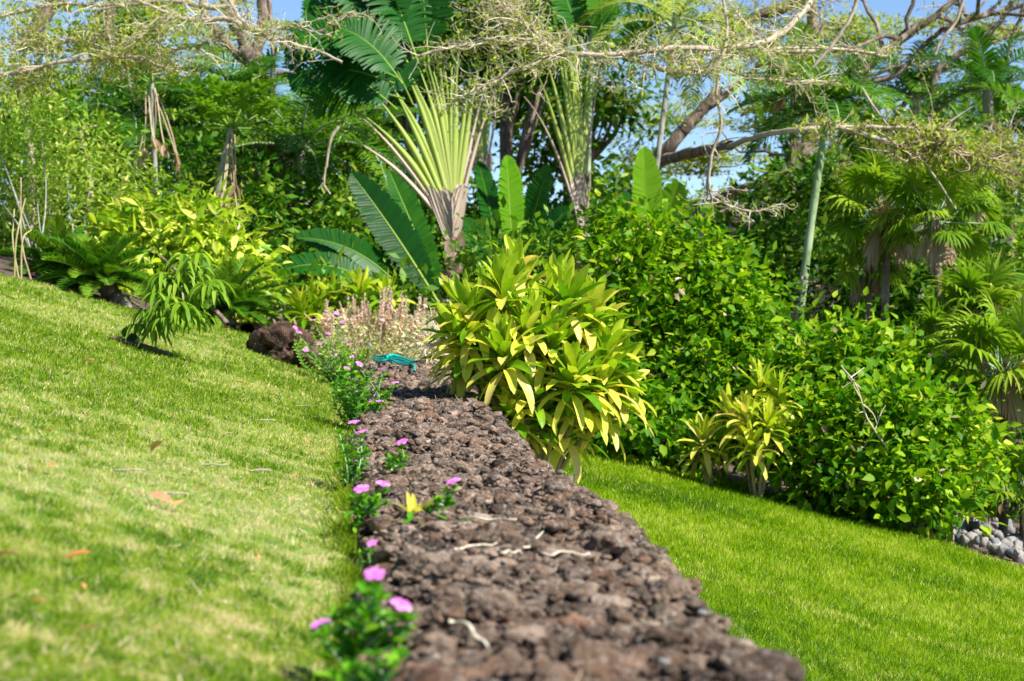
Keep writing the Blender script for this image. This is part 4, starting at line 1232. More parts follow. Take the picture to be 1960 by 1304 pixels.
D = 24
base = on_ground(1320, D)
t = thing('monkeypod_tree', 'huge spreading tree with thick bare limbs reaching from centre to the upper right', 'tree', base)
mb = MB()
lim = {}
lim['main'] = limb(mb, [base + [0, 0, -.2], P(1345, 520, D), P(1395, 455, D), P(1470, 385, D), P(1535, 290, D), P(1600, 190, D), P(1680, 110, D), P(1790, 30, D), P(1900, -60, D)], .19, .03, 12, .08, 7)
lim['b'] = limb(mb, [P(1180, 560, D + .5), P(1190, 450, D + .5), P(1230, 340, D + .3), P(1290, 270, D), P(1340, 215, D), P(1378, 172, D)], .11, .08, 10, .1, 6)
mc = MB()
DF = 15.5
lim['c0'] = limb(mb, [P(1190, 425, D + .3), P(1250, 320, D + .2), P(1330, 292, D - 1), P(1400, 278, D - 2)], .10, .06, 9, .1, 6)
lim['c'] = limb(mc, [P(1395, 280, D - 3), P(1450, 262, DF + 1), P(1520, 249, DF), P(1610, 244, DF), P(1720, 245, DF), P(1830, 250, DF)], .032, .014, 9, .1, 7)
lim['d'] = limb(mc, [P(1605, 244, DF), P(1680, 266, DF), P(1740, 284, DF), P(1810, 286, DF), P(1910, 306, DF)], .026, .010, 8, .1, 6)
limb(mc, [P(1795, 250, DF), P(1830, 225, DF), P(1860, 205, DF)], .012, .006, 6, .1, 5)
limb(mc, [P(1745, 286, DF), P(1690, 290, DF), P(1645, 282, DF)], .010, .005, 6, .1, 5)
limb(mc, [P(1650, 170, DF), P(1680, 215, DF), P(1720, 265, DF)], .012, .008, 6, .1, 5)
limb(mc, [P(1750, 285, DF), P(1790, 340, DF), P(1830, 400, DF)], .012, .008, 6, .1, 5)
limb(mc, [P(1645, -20, DF), P(1630, 30, DF), P(1590, 90, DF), P(1555, 130, DF)], .022, .014, 7, .1, 6)
limb(mc, [P(1850, -20, DF), P(1830, 40, DF), P(1800, 80, DF), P(1790, 105, DF)], .016, .012, 7, .1, 6)
lim['f'] = limb(mb, [P(1290, 470, D + 1), P(1350, 400, D + 1), P(1440, 355, D + .5), P(1500, 350, D)], .09, .05, 8, .1, 6)
lim['g'] = limb(mb, [P(1400, 470, D), P(1440, 420, D + .6), P(1520, 370, D + 1.5), P(1560, 330, D + 2)], .12, .06, 8, .12, 5)
lim['e'] = limb(mb, [P(1600, 190, D), P(1560, 120, D), P(1555, 40, D), P(1550, -60, D)], .09, .07, 9, .06, 5)
lim['h'] = limb(mb, [P(1640, 160, D), P(1720, 140, D), P(1800, 60, D), P(1960, 10, D), P(2050, -20, D)], .05, .02, 8, .1, 5)
lim['i'] = limb(mb, [P(1590, 440, D + 1), P(1730, 200, D + 1), P(1790, 130, D + 1), P(1900, 80, D + 1), P(1990, 60, D + 1)], .05, .02, 8, .1, 5)
lim['j'] = limb(mb, [P(1290, 150, D), P(1360, 90, D), P(1430, 40, D), P(1500, 15, D), P(1600, -30, D)], .05, .09, 9, .1, 5)
lim['k'] = limb(mb, [P(1780, 200, D), P(1800, 130, D), P(1900, 60, D), P(1960, -40, D)], .06, .03, 8, .15, 5)
lim['l'] = limb(mb, [P(1345, 215, D), P(1450, 130, D), P(1470, 80, D), P(1560, 50, D)], .05, .03, 8, .15, 5)
for q in range(16):
    s = lim['main'][R.integers(18, 50)] if q % 2 else lim['h'][R.integers(2, 20)]
    a_ = walk(s[None], rand_dir(1, .8, .35), np.array([2.0]), 9, .28)[0]; tubes(mb, a_, np.linspace(.035, .008, 10)[None], 6)
mb.build('trunk', M['bark_brown'], t); mc.build('pale_limb', M['bark_pale'], t)
mb, mt, ml = MB(), MB(), MB()
for pts, r0, n1, L1, ld in [
    ([(1600, -60, 16.5), (1500, 60, 16), (1400, 92, 15.5), (1300, 92, 15), (1165, 106, 15), (1080, 100, 15), (1000, 82, 15), (900, 84, 15), (800, 108, 15)], .026, 110, .36, .8),
    ([(1080, 100, 15), (1020, 124, 14.9), (950, 150, 14.8), (900, 178, 14.8), (862, 200, 14.8)], .014, 46, .3, .8),
    ([(1165, 106, 15), (1148, 120, 15), (1143, 152, 15), (1172, 172, 15)], .011, 10, .2, .2),
    ([(1060, 95, 15), (1000, 40, 15), (960, 10, 15.1), (930, -30, 15.1)], .013, 80, .38, .8),
    ([(1180, 100, 15), (1240, 122, 15), (1300, 140, 15.1), (1370, 128, 15.2), (1392, 60, 15.3), (1380, -20, 15.4)], .022, 40, .34, .9),
    ([(1392, 88, 15.3), (1340, 138, 15.2), (1290, 110, 15.1), (1230, 84, 15.1)], .014, 34, .3, .9),
    ([(1560, 98, 16), (1480, 96, 16), (1440, 60, 16), (1400, 10, 16)], .018, 32, .32, .8),
    ([(1700, 110, 16.5), (1640, 98, 16.5), (1570, 92, 16.3), (1480, 92, 16)], .016, 24, .3, .7),
    ([(1376, 130, 15.6), (1372, 180, 15.6), (1380, 240, 15.6), (1362, 300, 15.6), (1358, 360, 15.6), (1375, 385, 15.6), (1440, 405, 15.6), (1480, 395, 15.6)], .014, 34, .25, .25),
    ([(1390, 130, 16), (1440, 150, 16), (1520, 155, 16), (1580, 165, 16)], .010, 30, .3, .5)]:
    q = limb(mb, pl(pts, 15), r0 * 1.25, r0 * .55, 7, .12, 7)
    twig_cloud(mt, ml, q, n1, L1, .0062, ld)
mb.build('overhanging_branch', M['bark_pale'], t); mt.build('twigs', M['twig'], t)
mt = MB()
for key, n1, L1 in (('c', 24, .22), ('d', 80, .30), ('h', 24, .6), ('i', 24, .5), ('j', 40, .5), ('l', 36, .5), ('k', 24, .5), ('main', 30, .6), ('e', 20, .4)):
    q = lim[key]; q = q[len(q) // 3:]
    twig_cloud(mt, ml, q, n1, L1, .010, .8, .05)
twig_cloud(mt, ml, np.array(pl([(1600, 250), (1760, 300), (1960, 290)], 20)), 140, .6, .008, 1.6, .045)
mt.build('twigs', M['twig_brown'], t)
for (px, py, D2, rx, ry) in [(1180, 205, 31, 60, 30), (1260, 240, 31, 60, 40), (1230, 300, 31, 50, 30), (1320, 310, 30, 60, 30), (1440, 250, 31, 50, 25), (1600, 60, 30, 60, 30), (1700, 50, 30, 80, 25), (1650, 100, 30, 40, 20), 
                             (1850, 60, 30, 60, 15), (1850, 280, 20, 90, 35), (1750, 260, 20, 60, 30), (1930, 300, 20, 50, 40), (1300, 50, 28, 60, 60), (1380, 60, 28, 40, 30), (1380, 300, 30, 50, 20)]:
    k_ = D2 / FPX * 1.5
    canopy_cloud(ml, P(px, py, D2), (rx * k_, rx * k_ * .8, ry * k_), 1300 if D2 > 25 else 500, .085 if D2 > 25 else .05)
ml.build('crown', M['monkeypod_leaf'], t)

# left spreading tree
D = 25
base = on_ground(560, D)
t = thing('monkeypod_tree', 'spreading tree with forked brown trunk and pale lichen branches at the upper left', 'tree', base)
mb = MB()
q0 = limb(mb, [base, P(545, 330, D), P(518, 215, D), P(490, 130, D), P(470, 90, D)], .16, .13, 12, .06, 6)
limb(mb, [P(490, 135, D), P(455, 60, D), P(420, -20, D)], .1, .07, 9, .08, 6)
limb(mb, [P(485, 120, D), P(500, 50, D), P(505, -40, D)], .09, .07, 9, .08, 6)
limb(mb, [P(500, 150, D), P(440, 90, D), P(400, 40, D), P(380, -20, D)], .08, .05, 9, .08, 6)
limb(mb, [P(530, 140, D), P(600, 148, D), P(680, 170, D), P(740, 200, D)], .05, .03, 8, .1, 5)
limb(mb, [P(523, 180, D), P(522, 90, D), P(515, 0, D)], .04, .03, 8, .05, 5)
limb(mb, [P(56, 75, D), P(72, 50, D), P(100, 10, D), P(130, -30, D)], .13, .09, 9, .08, 6)
limb(mb, [P(205, 75, D), P(208, 40, D), P(215, -20, D)], .08, .07, 9, .08, 6)
mb.build('trunk', M['bark_brown'], t)
mb, mt, ml = MB(), MB(), MB()
for pts, r0, n1, L1, ld in [
    ([(655, 120, 17), (610, 98, 17), (565, 84, 17), (520, 72, 17)], .012, 12, .3, .6),
    ([(522, 73, 17), (500, 64, 17), (470, 50, 17), (430, 36, 17), (380, 40, 17), (330, 30, 17), (290, 12, 17), (230, -10, 17)], .030, 34, .4, .8),
    ([(430, -20, 17), (455, 30, 17), (490, 62, 17), (520, 68, 17), (545, 76, 17)], .026, 14, .3, .6),
    ([(330, 30, 17), (290, 58, 17), (250, 80, 17), (205, 112, 17), (120, 118, 17), (40, 138, 17), (-30, 142, 17)], .026, 62, .45, 2.6),
    ([(500, -20, 17.3), (420, 15, 17.3), (330, 2, 17.3), (200, 12, 17.3), (110, 8, 17.3), (0, 32, 17.3)], .028, 34, .35, 1.6),
    ([(205, 112, 17), (260, 110, 17), (320, 132, 17), (345, 128, 17)], .016, 24, .3, 1.4),
    ([(240, 82, 17.2), (180, 70, 17.2), (110, 84, 17.2), (50, 80, 17.2), (-20, 95, 17.2)], .02, 44, .4, 3.0),
    ([(430, 60, 17.5), (380, 88, 17.5), (335, 96, 17.5), (300, 120, 17.5)], .018, 28, .35, 1.4),
    ([(100, 84, 17.2), (60, 130, 17.2), (20, 170, 17.2)], .012, 24, .35, 2.6),
    ([(560, 45, 17.5), (610, 60, 17.5), (680, 20, 17.5)], .012, 12, .3, .6)]:
    q = limb(mb, pl(pts, 17), r0 * 1.2, r0 * .55, 7, .12, 7)
    twig_cloud(mt, ml, q, n1, L1, .0068, ld, .035)
mb.build('overhanging_branch', M['bark_pale'], t); mt.build('twigs', M['twig'], t)
for (px, py, D2, rx, ry) in [(60, 120, 18, 90, 35), (30, 30, 19, 70, 40), (60, 60, 28, 60, 40), (290, 105, 29, 30, 12), (380, 120, 28, 40, 30), (560, 60, 29, 30, 12), (430, 90, 27, 40, 25), (100, 165, 28, 40, 30), (350, 40, 28, 50, 30)]:
    k_ = D2 / FPX * 1.5
    canopy_cloud(ml, P(px, py, D2), (rx * k_, rx * k_ * .8, ry * k_), 600, .045 if D2 < 20 else .08)
ml.build('crown', M['monkeypod_leaf'], t)

# distant spread of trees closing the horizon
for i, (px, lab) in enumerate([(40, 'distant hazy green tree beyond the far left'), (420, 'distant tree low behind the left bed'), (800, 'distant tree low behind the travellers palms'), (1150, 'distant tree low at centre right'), (1480, 'distant tree low behind the dark shrubs'), (1850, 'distant tree low behind the fan palms')]):
    D = 44 + i % 3
    b = on_ground(px, D)
    tree(lab, b, [P(px, 530, D), P(px, 480, D)], [pxblob(px - 90, 530, D, 130, 90), pxblob(px + 80, 520, D + 1, 130, 90), pxblob(px, 470, D, 110, 60)], 'mid_leaf', r=.2, dens=7, L=.34, W=.17, clump=.35)

# hanging dead twig and pale pole
t = thing('dead_branch', 'pale crooked dead branch hanging in front of the left trees', 'branch', P(630, 250, 19.5))
mb = MB(); limb(mb, pl([(648, 242), (632, 270), (626, 310), (620, 350), (632, 372)], 19.5), .022, .010, 6, .2, 6)
limb(mb, pl([(622, 345), (610, 362)], 19.5), .010, .006, 5, .2, 4); mb.build('branch', M['bark_pale'], t)
b = on_ground(1345, 19.0)
bare_trunk('straight thin grey pole like trunk above the tall shrub', [b, P(1343, 450, 19), P(1352, 370, 19), P(1362, 300, 19)], .035, 'bark_grey')

# pink flowering shrub behind hedge
for (px, py, lab) in [(1500, 620, 'pale pink flowering shrub left of the pole palm behind the hedge'), (1560, 580, 'pale pink flowering shrub right of the pole palm behind the hedge')]:
    b = on_ground(px, 17.5)
    t = thing('pink_flowering_shrub', lab, 'shrub', b)
    mb = MB(); bl = [pxblob(px, py, 17.4, 50, 45)]; stems_for(mb, b, bl, 6, .015); mb.build('stem', M['bark_brown'], t)
    mb = MB(); blob_leaves(mb, bl, 26, .05, .04, fold=None, prof='oval', per=14, clump=.08); mb.build('flowers', M['pink_flower'], t)['kind'] = 'stuff'
    mb = MB(); blob_leaves(mb, bl, 16, .09, .04, fold=None, per=16); mb.build('foliage', M['dark_leaf'], t)

# ------------------------------------------------------------------ boulder
def rock_mesh(name, mat, c, r, seed, parent=None, sub=5, rough=.35):
    import bmesh
    bm = bmesh.new(); bmesh.ops.create_icosphere(bm, subdivisions=sub, radius=1)
    V = np.array([v.co[:] for v in bm.verts]); F = np.array([[v.index for v in f.verts] for f in bm.faces]); bm.free()
    n = fbm(V[:, 0] * 1.3 + seed, V[:, 1] * 1.3, V[:, 2] * 1.3, seed=seed, oct=5, gain=.55)
    # facet by clipping with planes
    rr = np.random.default_rng(seed)
    s = np.ones(len(V))
    for i in range(11):
        pl_ = rr.normal(0, 1, 3); pl_ /= np.linalg.norm(pl_); dt = V @ pl_
        s = np.where(dt * s > .66, .66 / np.maximum(dt, 1e-3), s)
    V = V * (s * (1 + rough * (n - .5)))[:, None] * np.array(r)
    mb = MB(); mb.add(V + vec(c), F, .5)
    return mb.build(name, mat, parent)
g = G(545, 694)
V, F = rock_proto(771, 5)
V = V / np.abs(V).max(0) * np.array([.31, .3, .25])
mb = MB(); mb.add(V + P(545, 674, g[1] + .1), F, .5)
V, F = rock_proto(523, 4)
mb.add(V / np.abs(V).max(0) * np.array([.2, .18, .16]) + P(588, 690, g[1]), F, .5)
o = mb.build('boulder', M['boulder'])
tag(o, 'brown lava boulder with pale lichen specks at the far end of the wall', 'boulder')
# low stone edging of the upper bed
g2 = G(485, 640)
mb = MB(); path = [G(x, y) + np.array([0, .15, .03]) for x, y in ((465, 640), (500, 640), (560, 648), (640, 652))]
limb(mb, path, .07, .06, 9, .4, 8); o = mb.build('stone_edging', M['boulder']); tag(o, 'low dark stone edging along the upper bed behind the boulder', 'edging')

# ------------------------------------------------------------------ salvia and dry bedding
def gz(x, y): return float(height(np.array([x]), np.array([y]))[0])
for (px, D, n, w_, hp, lab) in [(660, 17.3, 16, 55, 570, 'left part of the dry lavender coloured salvia with thin upright spikes'), (720, 16.9, 20, 55, 560, 'middle salvia bush with mauve flower spikes above the hose'),
                                (775, 16.8, 18, 50, 545, 'tallest salvia bush with mauve spikes left of the big ti plant'), (548, 18.2, 6, 40, 590, 'sparse salvia with few pale spikes behind the boulder'), (815, 15.4, 8, 28, 600, 'thin dry salvia with brown seed spikes touching the big ti plant')]:
    b = P(px, 690, D); b[2] = max(gz(b[0], D), -.3)
    t = thing('salvia_bush', lab, 'salvia', b)
    k = D / FPX
    if n > 6:
        bl = [(P(px, 655, D), (w_ * k, .35, 48 * k)), (P(px + 10, 690, D - .2), (w_ * k, .3, 28 * k))]
        mb = MB(); blob_leaves(mb, bl, 60, .05, .02, fold=None, per=24, clump=.07, rb=.1); mb.build('foliage', M['salvia_leaf'], t)
    for i in range(n):
        x0 = px + R.uniform(-1, 1) * w_; x1 = x0 + R.normal(3, 7); Di = D + R.uniform(-.3, .3)
        top = P(x1, hp + abs(R.normal(0, 28)), Di); bot = P(x0, 660, Di)
        q = walk(bot[None], (top - bot)[None], np.array([np.linalg.norm(top - bot)]), 8, .035)[0]
        ms = MB(); tubes(ms, q, .003, 4)
        m = 80; u = .35 + .65 * R.random(m); pp = np.stack([np.interp(u * 8, np.arange(9), q[:, j]) for j in range(3)], 1)
        ribbons(ms, pp, rand_dir(m, .6, .4), rand_dir(m), .040 * (1.25 - u), .024, n=2, fold=None, prof='oval')
        ms.build('flower_spike', M['salvia_spike'], t)
# brown dry bracken stems at the end of the wall
t = thing('dry_brush', 'tangle of dry brown stems between the hose and the big ti plant', 'dry plant', P(835, 700, 14.8))
mb = MB(); k = 90
pp = np.array([P(R.uniform(815, 860), R.uniform(640, 720), 14.8 + R.uniform(-.3, .3)) for _ in range(k)])
tubes(mb, walk(pp, rand_dir(k), .2 + .15 * R.random(k), 6, .4), np.linspace(.006, .003, 7)[None], 4); mb.build('stems', M['twig'], t)

# ------------------------------------------------------------------ hose
t = MB()
hz0 = lambda x, y: wall_top(x, y) + .045
def hose_line(pts, r_=.0095):
    q = smooth_path([np.array([x, y, hz0(x, y) + dz]) for x, y, dz in pts], 9); tubes(t, q, r_, 8, .5)
cx, cy = P(745, 592, 13.6)[0], 13.6
for j in range(5):
    o_ = .05 * (j - 2); e_ = R.normal(0, .02, 6)
    hose_line([(cx - .15 + e_[0], cy + .45 + o_ * 3, .0), (cx - .06, cy + .2 + o_ * 3.4 + e_[1], .006 * j), (cx + .02 + e_[2], cy + o_ * 1.6, .015 + .006 * j), (cx + .12, cy - .22 + o_ * 2.6, .005 * j), (cx + .21 + e_[3], cy - .5 + o_ * 2, .0)])
hose_line([(cx + .20, cy - .5, 0), (cx + .25, cy - .9, -.01), (cx + .27, cy - 1.25, -.02)])
hose_line([(cx - .02, cy - .12, .03), (cx + .03, cy, .045), (cx + .07, cy + .1, .03), (cx + .03, cy - .05, -.01), (cx - .02, cy - .12, .03)])
o = t.build('garden_hose', M['hose']); tag(o, 'loose loops of teal garden hose lying on the far end of the wall', 'hose')
o = rock_mesh('white_stone', M['pebble'], P(706, 668, 14.7), (.03, .03, .055), 5, sub=3); tag(o, 'small white stone standing beside the left end of the teal hose', 'stone')

# ------------------------------------------------------------------ periwinkle
def flower(parent, c, face, r):
    mb = MB(); face = nrm(vec(face)[None])[0]
    a = nrm(np.cross(face, [.3, .2, 1])[None])[0]; b_ = np.cross(face, a)
    th = np.arange(5) * 2 * np.pi / 5 + R.random()
    d = a * np.cos(th)[:, None] + b_ * np.sin(th)[:, None] + face * .1
    ribbons(mb, c + d * r * .08, d, face, r, r * .92, n=6, droop=0, curl=-.25, prof='petal', fold=.12, rnd=R.random(5))
    o = mb.build('flower', M['petal'], parent)
    me = MB(); k = 6; th = np.arange(k) * 2 * np.pi / k
    V = [c + face * .0035 + (a * math.cos(x) + b_ * math.sin(x)) * r * .13 for x in th]
    me.add(V, [[0, 1, 2, 3], [0, 3, 4, 5]], .5); me.build('flower_eye', M['petal_eye'], o)
PROF['petal'] = lambda t: np.clip(.2 + 1.0 * t ** .8, 0, 1) * np.sqrt(np.maximum(1 - np.maximum((t - .72) / .28, 0) ** 2.2, 0)) + .03

def periwinkle(label, base, shoots, flowers, leaf=.034, fr=.019, rb=.1, wilt=False):
    t = thing('periwinkle_plant', label, 'periwinkle', base)
    base = vec(base); ms, mb = MB(), MB()
    allp = []
    def shoot(e, leafy=1.0):
        e = vec(e); n = 12
        h = np.linalg.norm(e - base)
        mid = (base + e) / 2 + R.normal(0, .12, 3) * h * np.array([1, 1, .2])
        q = smooth_path([base + R.normal(0, .012, 3) * [1, 1, 0], mid, e], n)
        tubes(ms, q, np.linspace(.0035, .0018, len(q))[None], 5)
        L = h; npair = max(4, int(L / (leaf * .55) * leafy))
        u = np.linspace(.12, .99, npair) * (len(q) - 1)
        pp = np.stack([np.interp(u, np.arange(len(q)), q[:, j]) for j in range(3)], 1)
        tn = nrm(np.gradient(pp, axis=0))
        for s in (-1, 1):
            az = np.arange(npair) * 1.57 + R.random() * .3
            sd = np.stack([np.cos(az) * s, np.sin(az) * s, np.full(npair, .2)], 1)
            d = nrm(sd + tn * .65)
            ribbons(mb, pp, d, tn, leaf * (.75 + .5 * R.random(npair)), leaf * .42, n=5, droop=.5, prof='oval', fold=.25, rnd=np.clip(rb + .55 * R.random(npair) + .25 * (np.arange(npair) / npair) ** 2, 0, 1))
        m = 8; d = rand_dir(m, .5, .7)
        ribbons(mb, np.repeat(e[None], m, 0), d, [0, 0, 1], leaf * .8, leaf * .36, n=4, droop=.3, prof='oval', fold=.25, rnd=rb + .3 + .3 * R.random(m))
    for e in shoots: shoot(e)
    for f in flowers:
        c = vec(f[:3]); shoot(c - np.array([0, 0, .022]), .8 if len(shoots) < 8 else .35)
    ms.build('stem', M['stalk_green'], t); mb.build('foliage', M['peri_leaf'], t)
    for f in flowers:
        flower(t, vec(f[:3]), f[3] if len(f) > 3 else nrm((np.array([R.normal(0, .35), -.35 + R.normal(0, .2), 1.0]))[None])[0], fr * (.9 + .2 * R.random()))
    return t

def pw(label, gpx, gpy, D, shoots, flowers, jit=.1, **kw):
    x = P(gpx, 592, D)[0]
    if x > wl(D): z = wall_top(x, D)
    else: z = gz(x, D)
    base = np.array([x, D, z])
    sh = [P(a, b_, D + R.uniform(-jit, jit)) for a, b_ in shoots]
    fl = [(*P(a[0], a[1], D + R.uniform(-jit, jit)),) + tuple(a[2:]) for a in flowers]
    periwinkle(label, base, sh, fl, **kw)

pw('bushy periwinkle with many small pink flowers on the left edge of the wall, middle distance', 690, 790, 8.9,
   [(R.uniform(635, 750), R.uniform(712, 780)) for _ in range(34)], [(688, 697), (733, 706), (663, 748), (685, 752), (700, 757), (712, 748), (722, 757), (727, 768), (690, 730), (757, 732), (668, 742), (697, 745), (735, 710), (708, 768), (676, 727), (664, 705)], jit=.18, fr=.019, leaf=.036)
pw('straggly far periwinkle with small pale pink flowers in front of the boulder', 650, 705, 12.6,
   [(R.uniform(565, 705), R.uniform(645, 705)) for _ in range(26)], [(565, 628), (572, 636), (602, 612), (632, 612), (655, 617), (628, 638), (655, 655), (668, 660), (645, 600), (690, 655), (715, 650), (700, 645), (585, 670), (612, 658), (640, 680), (672, 682), (705, 668)], jit=.3, fr=.022, leaf=.036, rb=.3)
pw('upright periwinkle with two magenta flowers growing against the left side of the wall', 668, 910, 5.75,
   [(655, 850), (675, 840), (690, 850), (660, 880), (685, 880), (650, 830), (700, 865), (665, 860), (680, 900), (648, 895)], [(677, 808), (693, 826)], jit=.05, fr=.02, leaf=.03, rb=.0)
pw('single stemmed periwinkle with one magenta flower standing on the wall top', 752, 915, 5.6, [(765, 868), (755, 885), (775, 880), (745, 880)], [(770, 846)], jit=.04, fr=.02, leaf=.03, rb=.1)
pw('leafy periwinkle with two pink flowers spilling over the left wall edge', 700, 1010, 4.6,
   [(680, 955), (700, 950), (720, 960), (690, 985), (715, 990), (670, 985), (705, 975), (735, 965), (725, 1005), (680, 1010)], [(692, 936), (733, 926)], jit=.06, fr=.020, leaf=.031, rb=.1)
pw('short periwinkle leaning right with one pink flower on the middle of the wall', 838, 1000, 4.5, [(855, 945), (840, 960), (860, 965), (825, 975), (850, 985)], [(868, 921)], jit=.05, fr=.02, leaf=.028, rb=.2)
pw('tiny periwinkle sprig with one small pink flower low at the wall edge', 700, 1075, 3.9, [(705, 1055), (690, 1062)], [(712, 1040)], jit=.03, fr=.012, leaf=.018, rb=.1)
pw('nearest blurred periwinkle with three large pink flowers at the bottom of the wall edge', 700, 1275, 2.75,
   [(640, 1190), (665, 1180), (690, 1170), (715, 1130), (725, 1150), (740, 1195), (760, 1215), (770, 1230), (655, 1225), (690, 1210), (720, 1225), (620, 1225), (740, 1250), (680, 1250), (780, 1190), (700, 1140), (650, 1260), (700, 1190)],
   [(717, 1099, (.05, -.55, 1.0)), (768, 1158, (.45, -.35, 1.0)), (615, 1195, (-.2, -.30, 1.0))], jit=.07, fr=.0185, leaf=.034, rb=.05)
pw('low leafy sprigs without flowers at the very bottom left of the wall', 730, 1290, 2.55, [(720, 1260), (745, 1280), (690, 1285), (760, 1265), (710, 1300), (670, 1290), (640, 1300)], [], jit=.08, leaf=.03, rb=.0)
# yellow weed on the wall
g = P(790, 1008, 4.35); g[2] = wall_top(g[0], g[1])
t = thing('yellow_weed', 'small weed with curled yellow leaves on the wall top beside the short periwinkle', 'weed', g)
mb = MB(); k = 7
ribbons(mb, g + R.normal(0, .008, (k, 3)) * [1, 1, 0], nrm(R.normal(0, .5, (k, 3)) + [0, 0, .9]), rand_dir(k), .06, .017, n=6, droop=1.2, prof='leaf', fold=.3, rnd=.85 + .1 * R.random(k))
mb.build('yellow_leaves', M['ti_leaf'], t)
mb = MB(); k = 9; c = g + np.array([.03, -.1, 0])
ribbons(mb, np.array([[c[0] + R.normal(0, .05), c[1] + R.normal(0, .03), wall_top(c[0], c[1]) + .005] for _ in range(k)]), rand_dir(k, .3, .2), [0, 0, 1], .035, .016, n=4, prof='oval', rnd=.4)
mb.build('green_leaves', M['peri_leaf'], t)

# ------------------------------------------------------------------ twigs and straw on the wall
def wz(x, y): return wall_top(x, y)
TW = [((870, 1068), (955, 1052), 'pale bleached twig lying across the near wall top'), ((1000, 1070), (1040, 1040), 'short bent pale twig with raised end on the wall'), ((1040, 1082), (1130, 1080), 'long straight bleached stick on the right half of the near wall'),
      ((960, 1080), (1000, 1080), 'stubby pale twig left of the straight stick'), ((860, 1205), (940, 1250), 'thick blurred pale root on the nearest part of the wall'), ((880, 1000), (990, 1010), 'thin curved tan runner crossing the middle of the wall')]
for (a, b_, lab) in TW:
    D1 = .53 * FPX / (a[1] - 592); D2 = .53 * FPX / (b_[1] - 592)
    p1, p2 = P(a[0], a[1], D1), P(b_[0], b_[1], D2)
    n = 7; q = np.array([p1 * (1 - s) + p2 * s for s in np.linspace(0, 1, n)]); q[:, 1] += R.normal(0, .012, n)
    q[:, 2] = [max(wz(x, y) for x, y in ((q[i, 0] + dx, q[i, 1] + dy) for dx in (-.012, 0, .012) for dy in (-.012, 0, .012))) + .003 for i in range(n)]
    mb = MB(); tubes(mb, smooth_path(q, 4), np.linspace(.0026, .0014, (n - 1) * 4 + 1)[None] * (1.6 if 'root' in lab else 1), 5, .9)
    o = mb.build('twig', M['twig']); tag(o, lab, 'twig', 'twigs lying on the wall')
mb = MB(); k = 2600
y = 2.0 * (8.0) ** R.random(k); x = wl(y) + (wr(y) - wl(y)) * (.04 + .92 * R.random(k))
keep = fbm(x * 6, y * 6, seed=111, oct=2) > .47; x, y = x[keep], y[keep]; k = len(x)
z = wall_disp(x, y) + .044 + .012 * np.clip(y - 8, 0, 8)
ribbons(mb, np.stack([x, y, z], 1), rand_dir(k, .12, .06), rand_dir(k) * .3 + [0, 0, 1], .02 + .05 * R.random(k), .0013 * np.clip(y / 5, 1, 2), n=4, droop=.1, prof='needle', fold=None, curl=R.normal(0, 1.2, k))
o = mb.build('dry_grass_clippings', M['straw']); tag(o, 'thin dry straw clippings scattered over the wall top', 'straw', kind='stuff')
# pale pebbles in the wall top
for (px, py, lab) in [(1345, 1166, 'white pebble lodged near the right edge of the wall'), (1270, 1283, 'pale pebble on the nearest wall top'), (1210, 1041, 'small whitish pebble by the right edge of the wall top')]:
    D1 = .52 * FPX / (py - 592); p = P(px, py, D1); p[2] = wz(p[0], p[1]) + .004
    o = rock_mesh('pebble', M['pebble'], (0, 0, 0), (.011, .009, .007), int(px), sub=3); o.location = tuple(p); tag(o, lab, 'pebble')

# ------------------------------------------------------------------ fallen leaves, straw bits on the upper lawn
def litter_mesh(i, L, W, mat='litter'):
    mb = MB(); ribbons(mb, [[-L / 2, 0, .004]], [[1, 0, .15]], [0, 0, 1], L, W, n=7, droop=.35, prof='leaf', fold=.45, rnd=[.15, .35, .55, .8][i % 4], curl=.2 * (i % 3))
    return mb.build('fallen_leaf', M[mat])
LIT = [(570, 925, 'orange curled leaf lying on the upper lawn near the wall', 0, .06), (150, 1092, 'large blurred orange leaf in the near lawn', 0, .07), (385, 955, 'small brown orange leaf mid lawn', 2, .04), (90, 843, 'peach leaf at the left side of the upper lawn', 1, .045),
       (102, 912, 'dark brown twig like leaf at the left of the lawn', 2, .05), (300, 870, 'pale peach dry leaf heap on the upper lawn', 3, .09), (600, 880, 'small peach leaf close to the wall', 1, .035), (615, 883, 'orange peach leaf touching the small peach one', 1, .04),
       (640, 838, 'pale peach leaf at the foot of the wall', 3, .04), (635, 820, 'tiny bright orange leaf under the periwinkle', 0, .03), (460, 742, 'brown leaf further up the lawn', 2, .06), (585, 857, 'brown curled leaf right of mid lawn', 2, .045),
       (520, 757, 'peach leaf near the far end of the wall', 1, .05), (10, 1095, 'pale tan leaf cut by the left photo edge', 3, .1), (310, 975, 'tan leaf litter patch at the centre of the near lawn', 3, .09), (345, 985, 'orange tan leaf beside the litter patch', 1, .06),
       (690, 1130, 'orange leaf beside the nearest periwinkle', 0, .022), (155, 1150, 'orange speck of leaf low left', 1, .03), (60, 925, 'peach leaf near the left photo edge', 1, .035), (170, 702, 'peach fallen leaf high on the upper lawn left', 3, .1),
       (170, 1240, 'tan leaf blurred at the lower left', 3, .05), (500, 960, 'dark little leaf between straw bits', 2, .03), (70, 1185, 'orange tinted leaf low at the left', 1, .04), (205, 968, 'small dark brown leaf left of the tan patch', 2, .03), (495, 1090, 'small salmon leaf in the near lawn centre', 1, .03)]
for i, (px, py, lab, kx, L) in enumerate(LIT):
    p = G(px, py); o = litter_mesh(kx, L * .8, L * .34); o.location = tuple(p + np.array([0, 0, .022])); o.rotation_euler = (R.normal(0, .2), R.normal(0, .2), R.random() * 6.28)
    tag(o, lab, 'leaf', 'fallen leaves on the upper lawn')
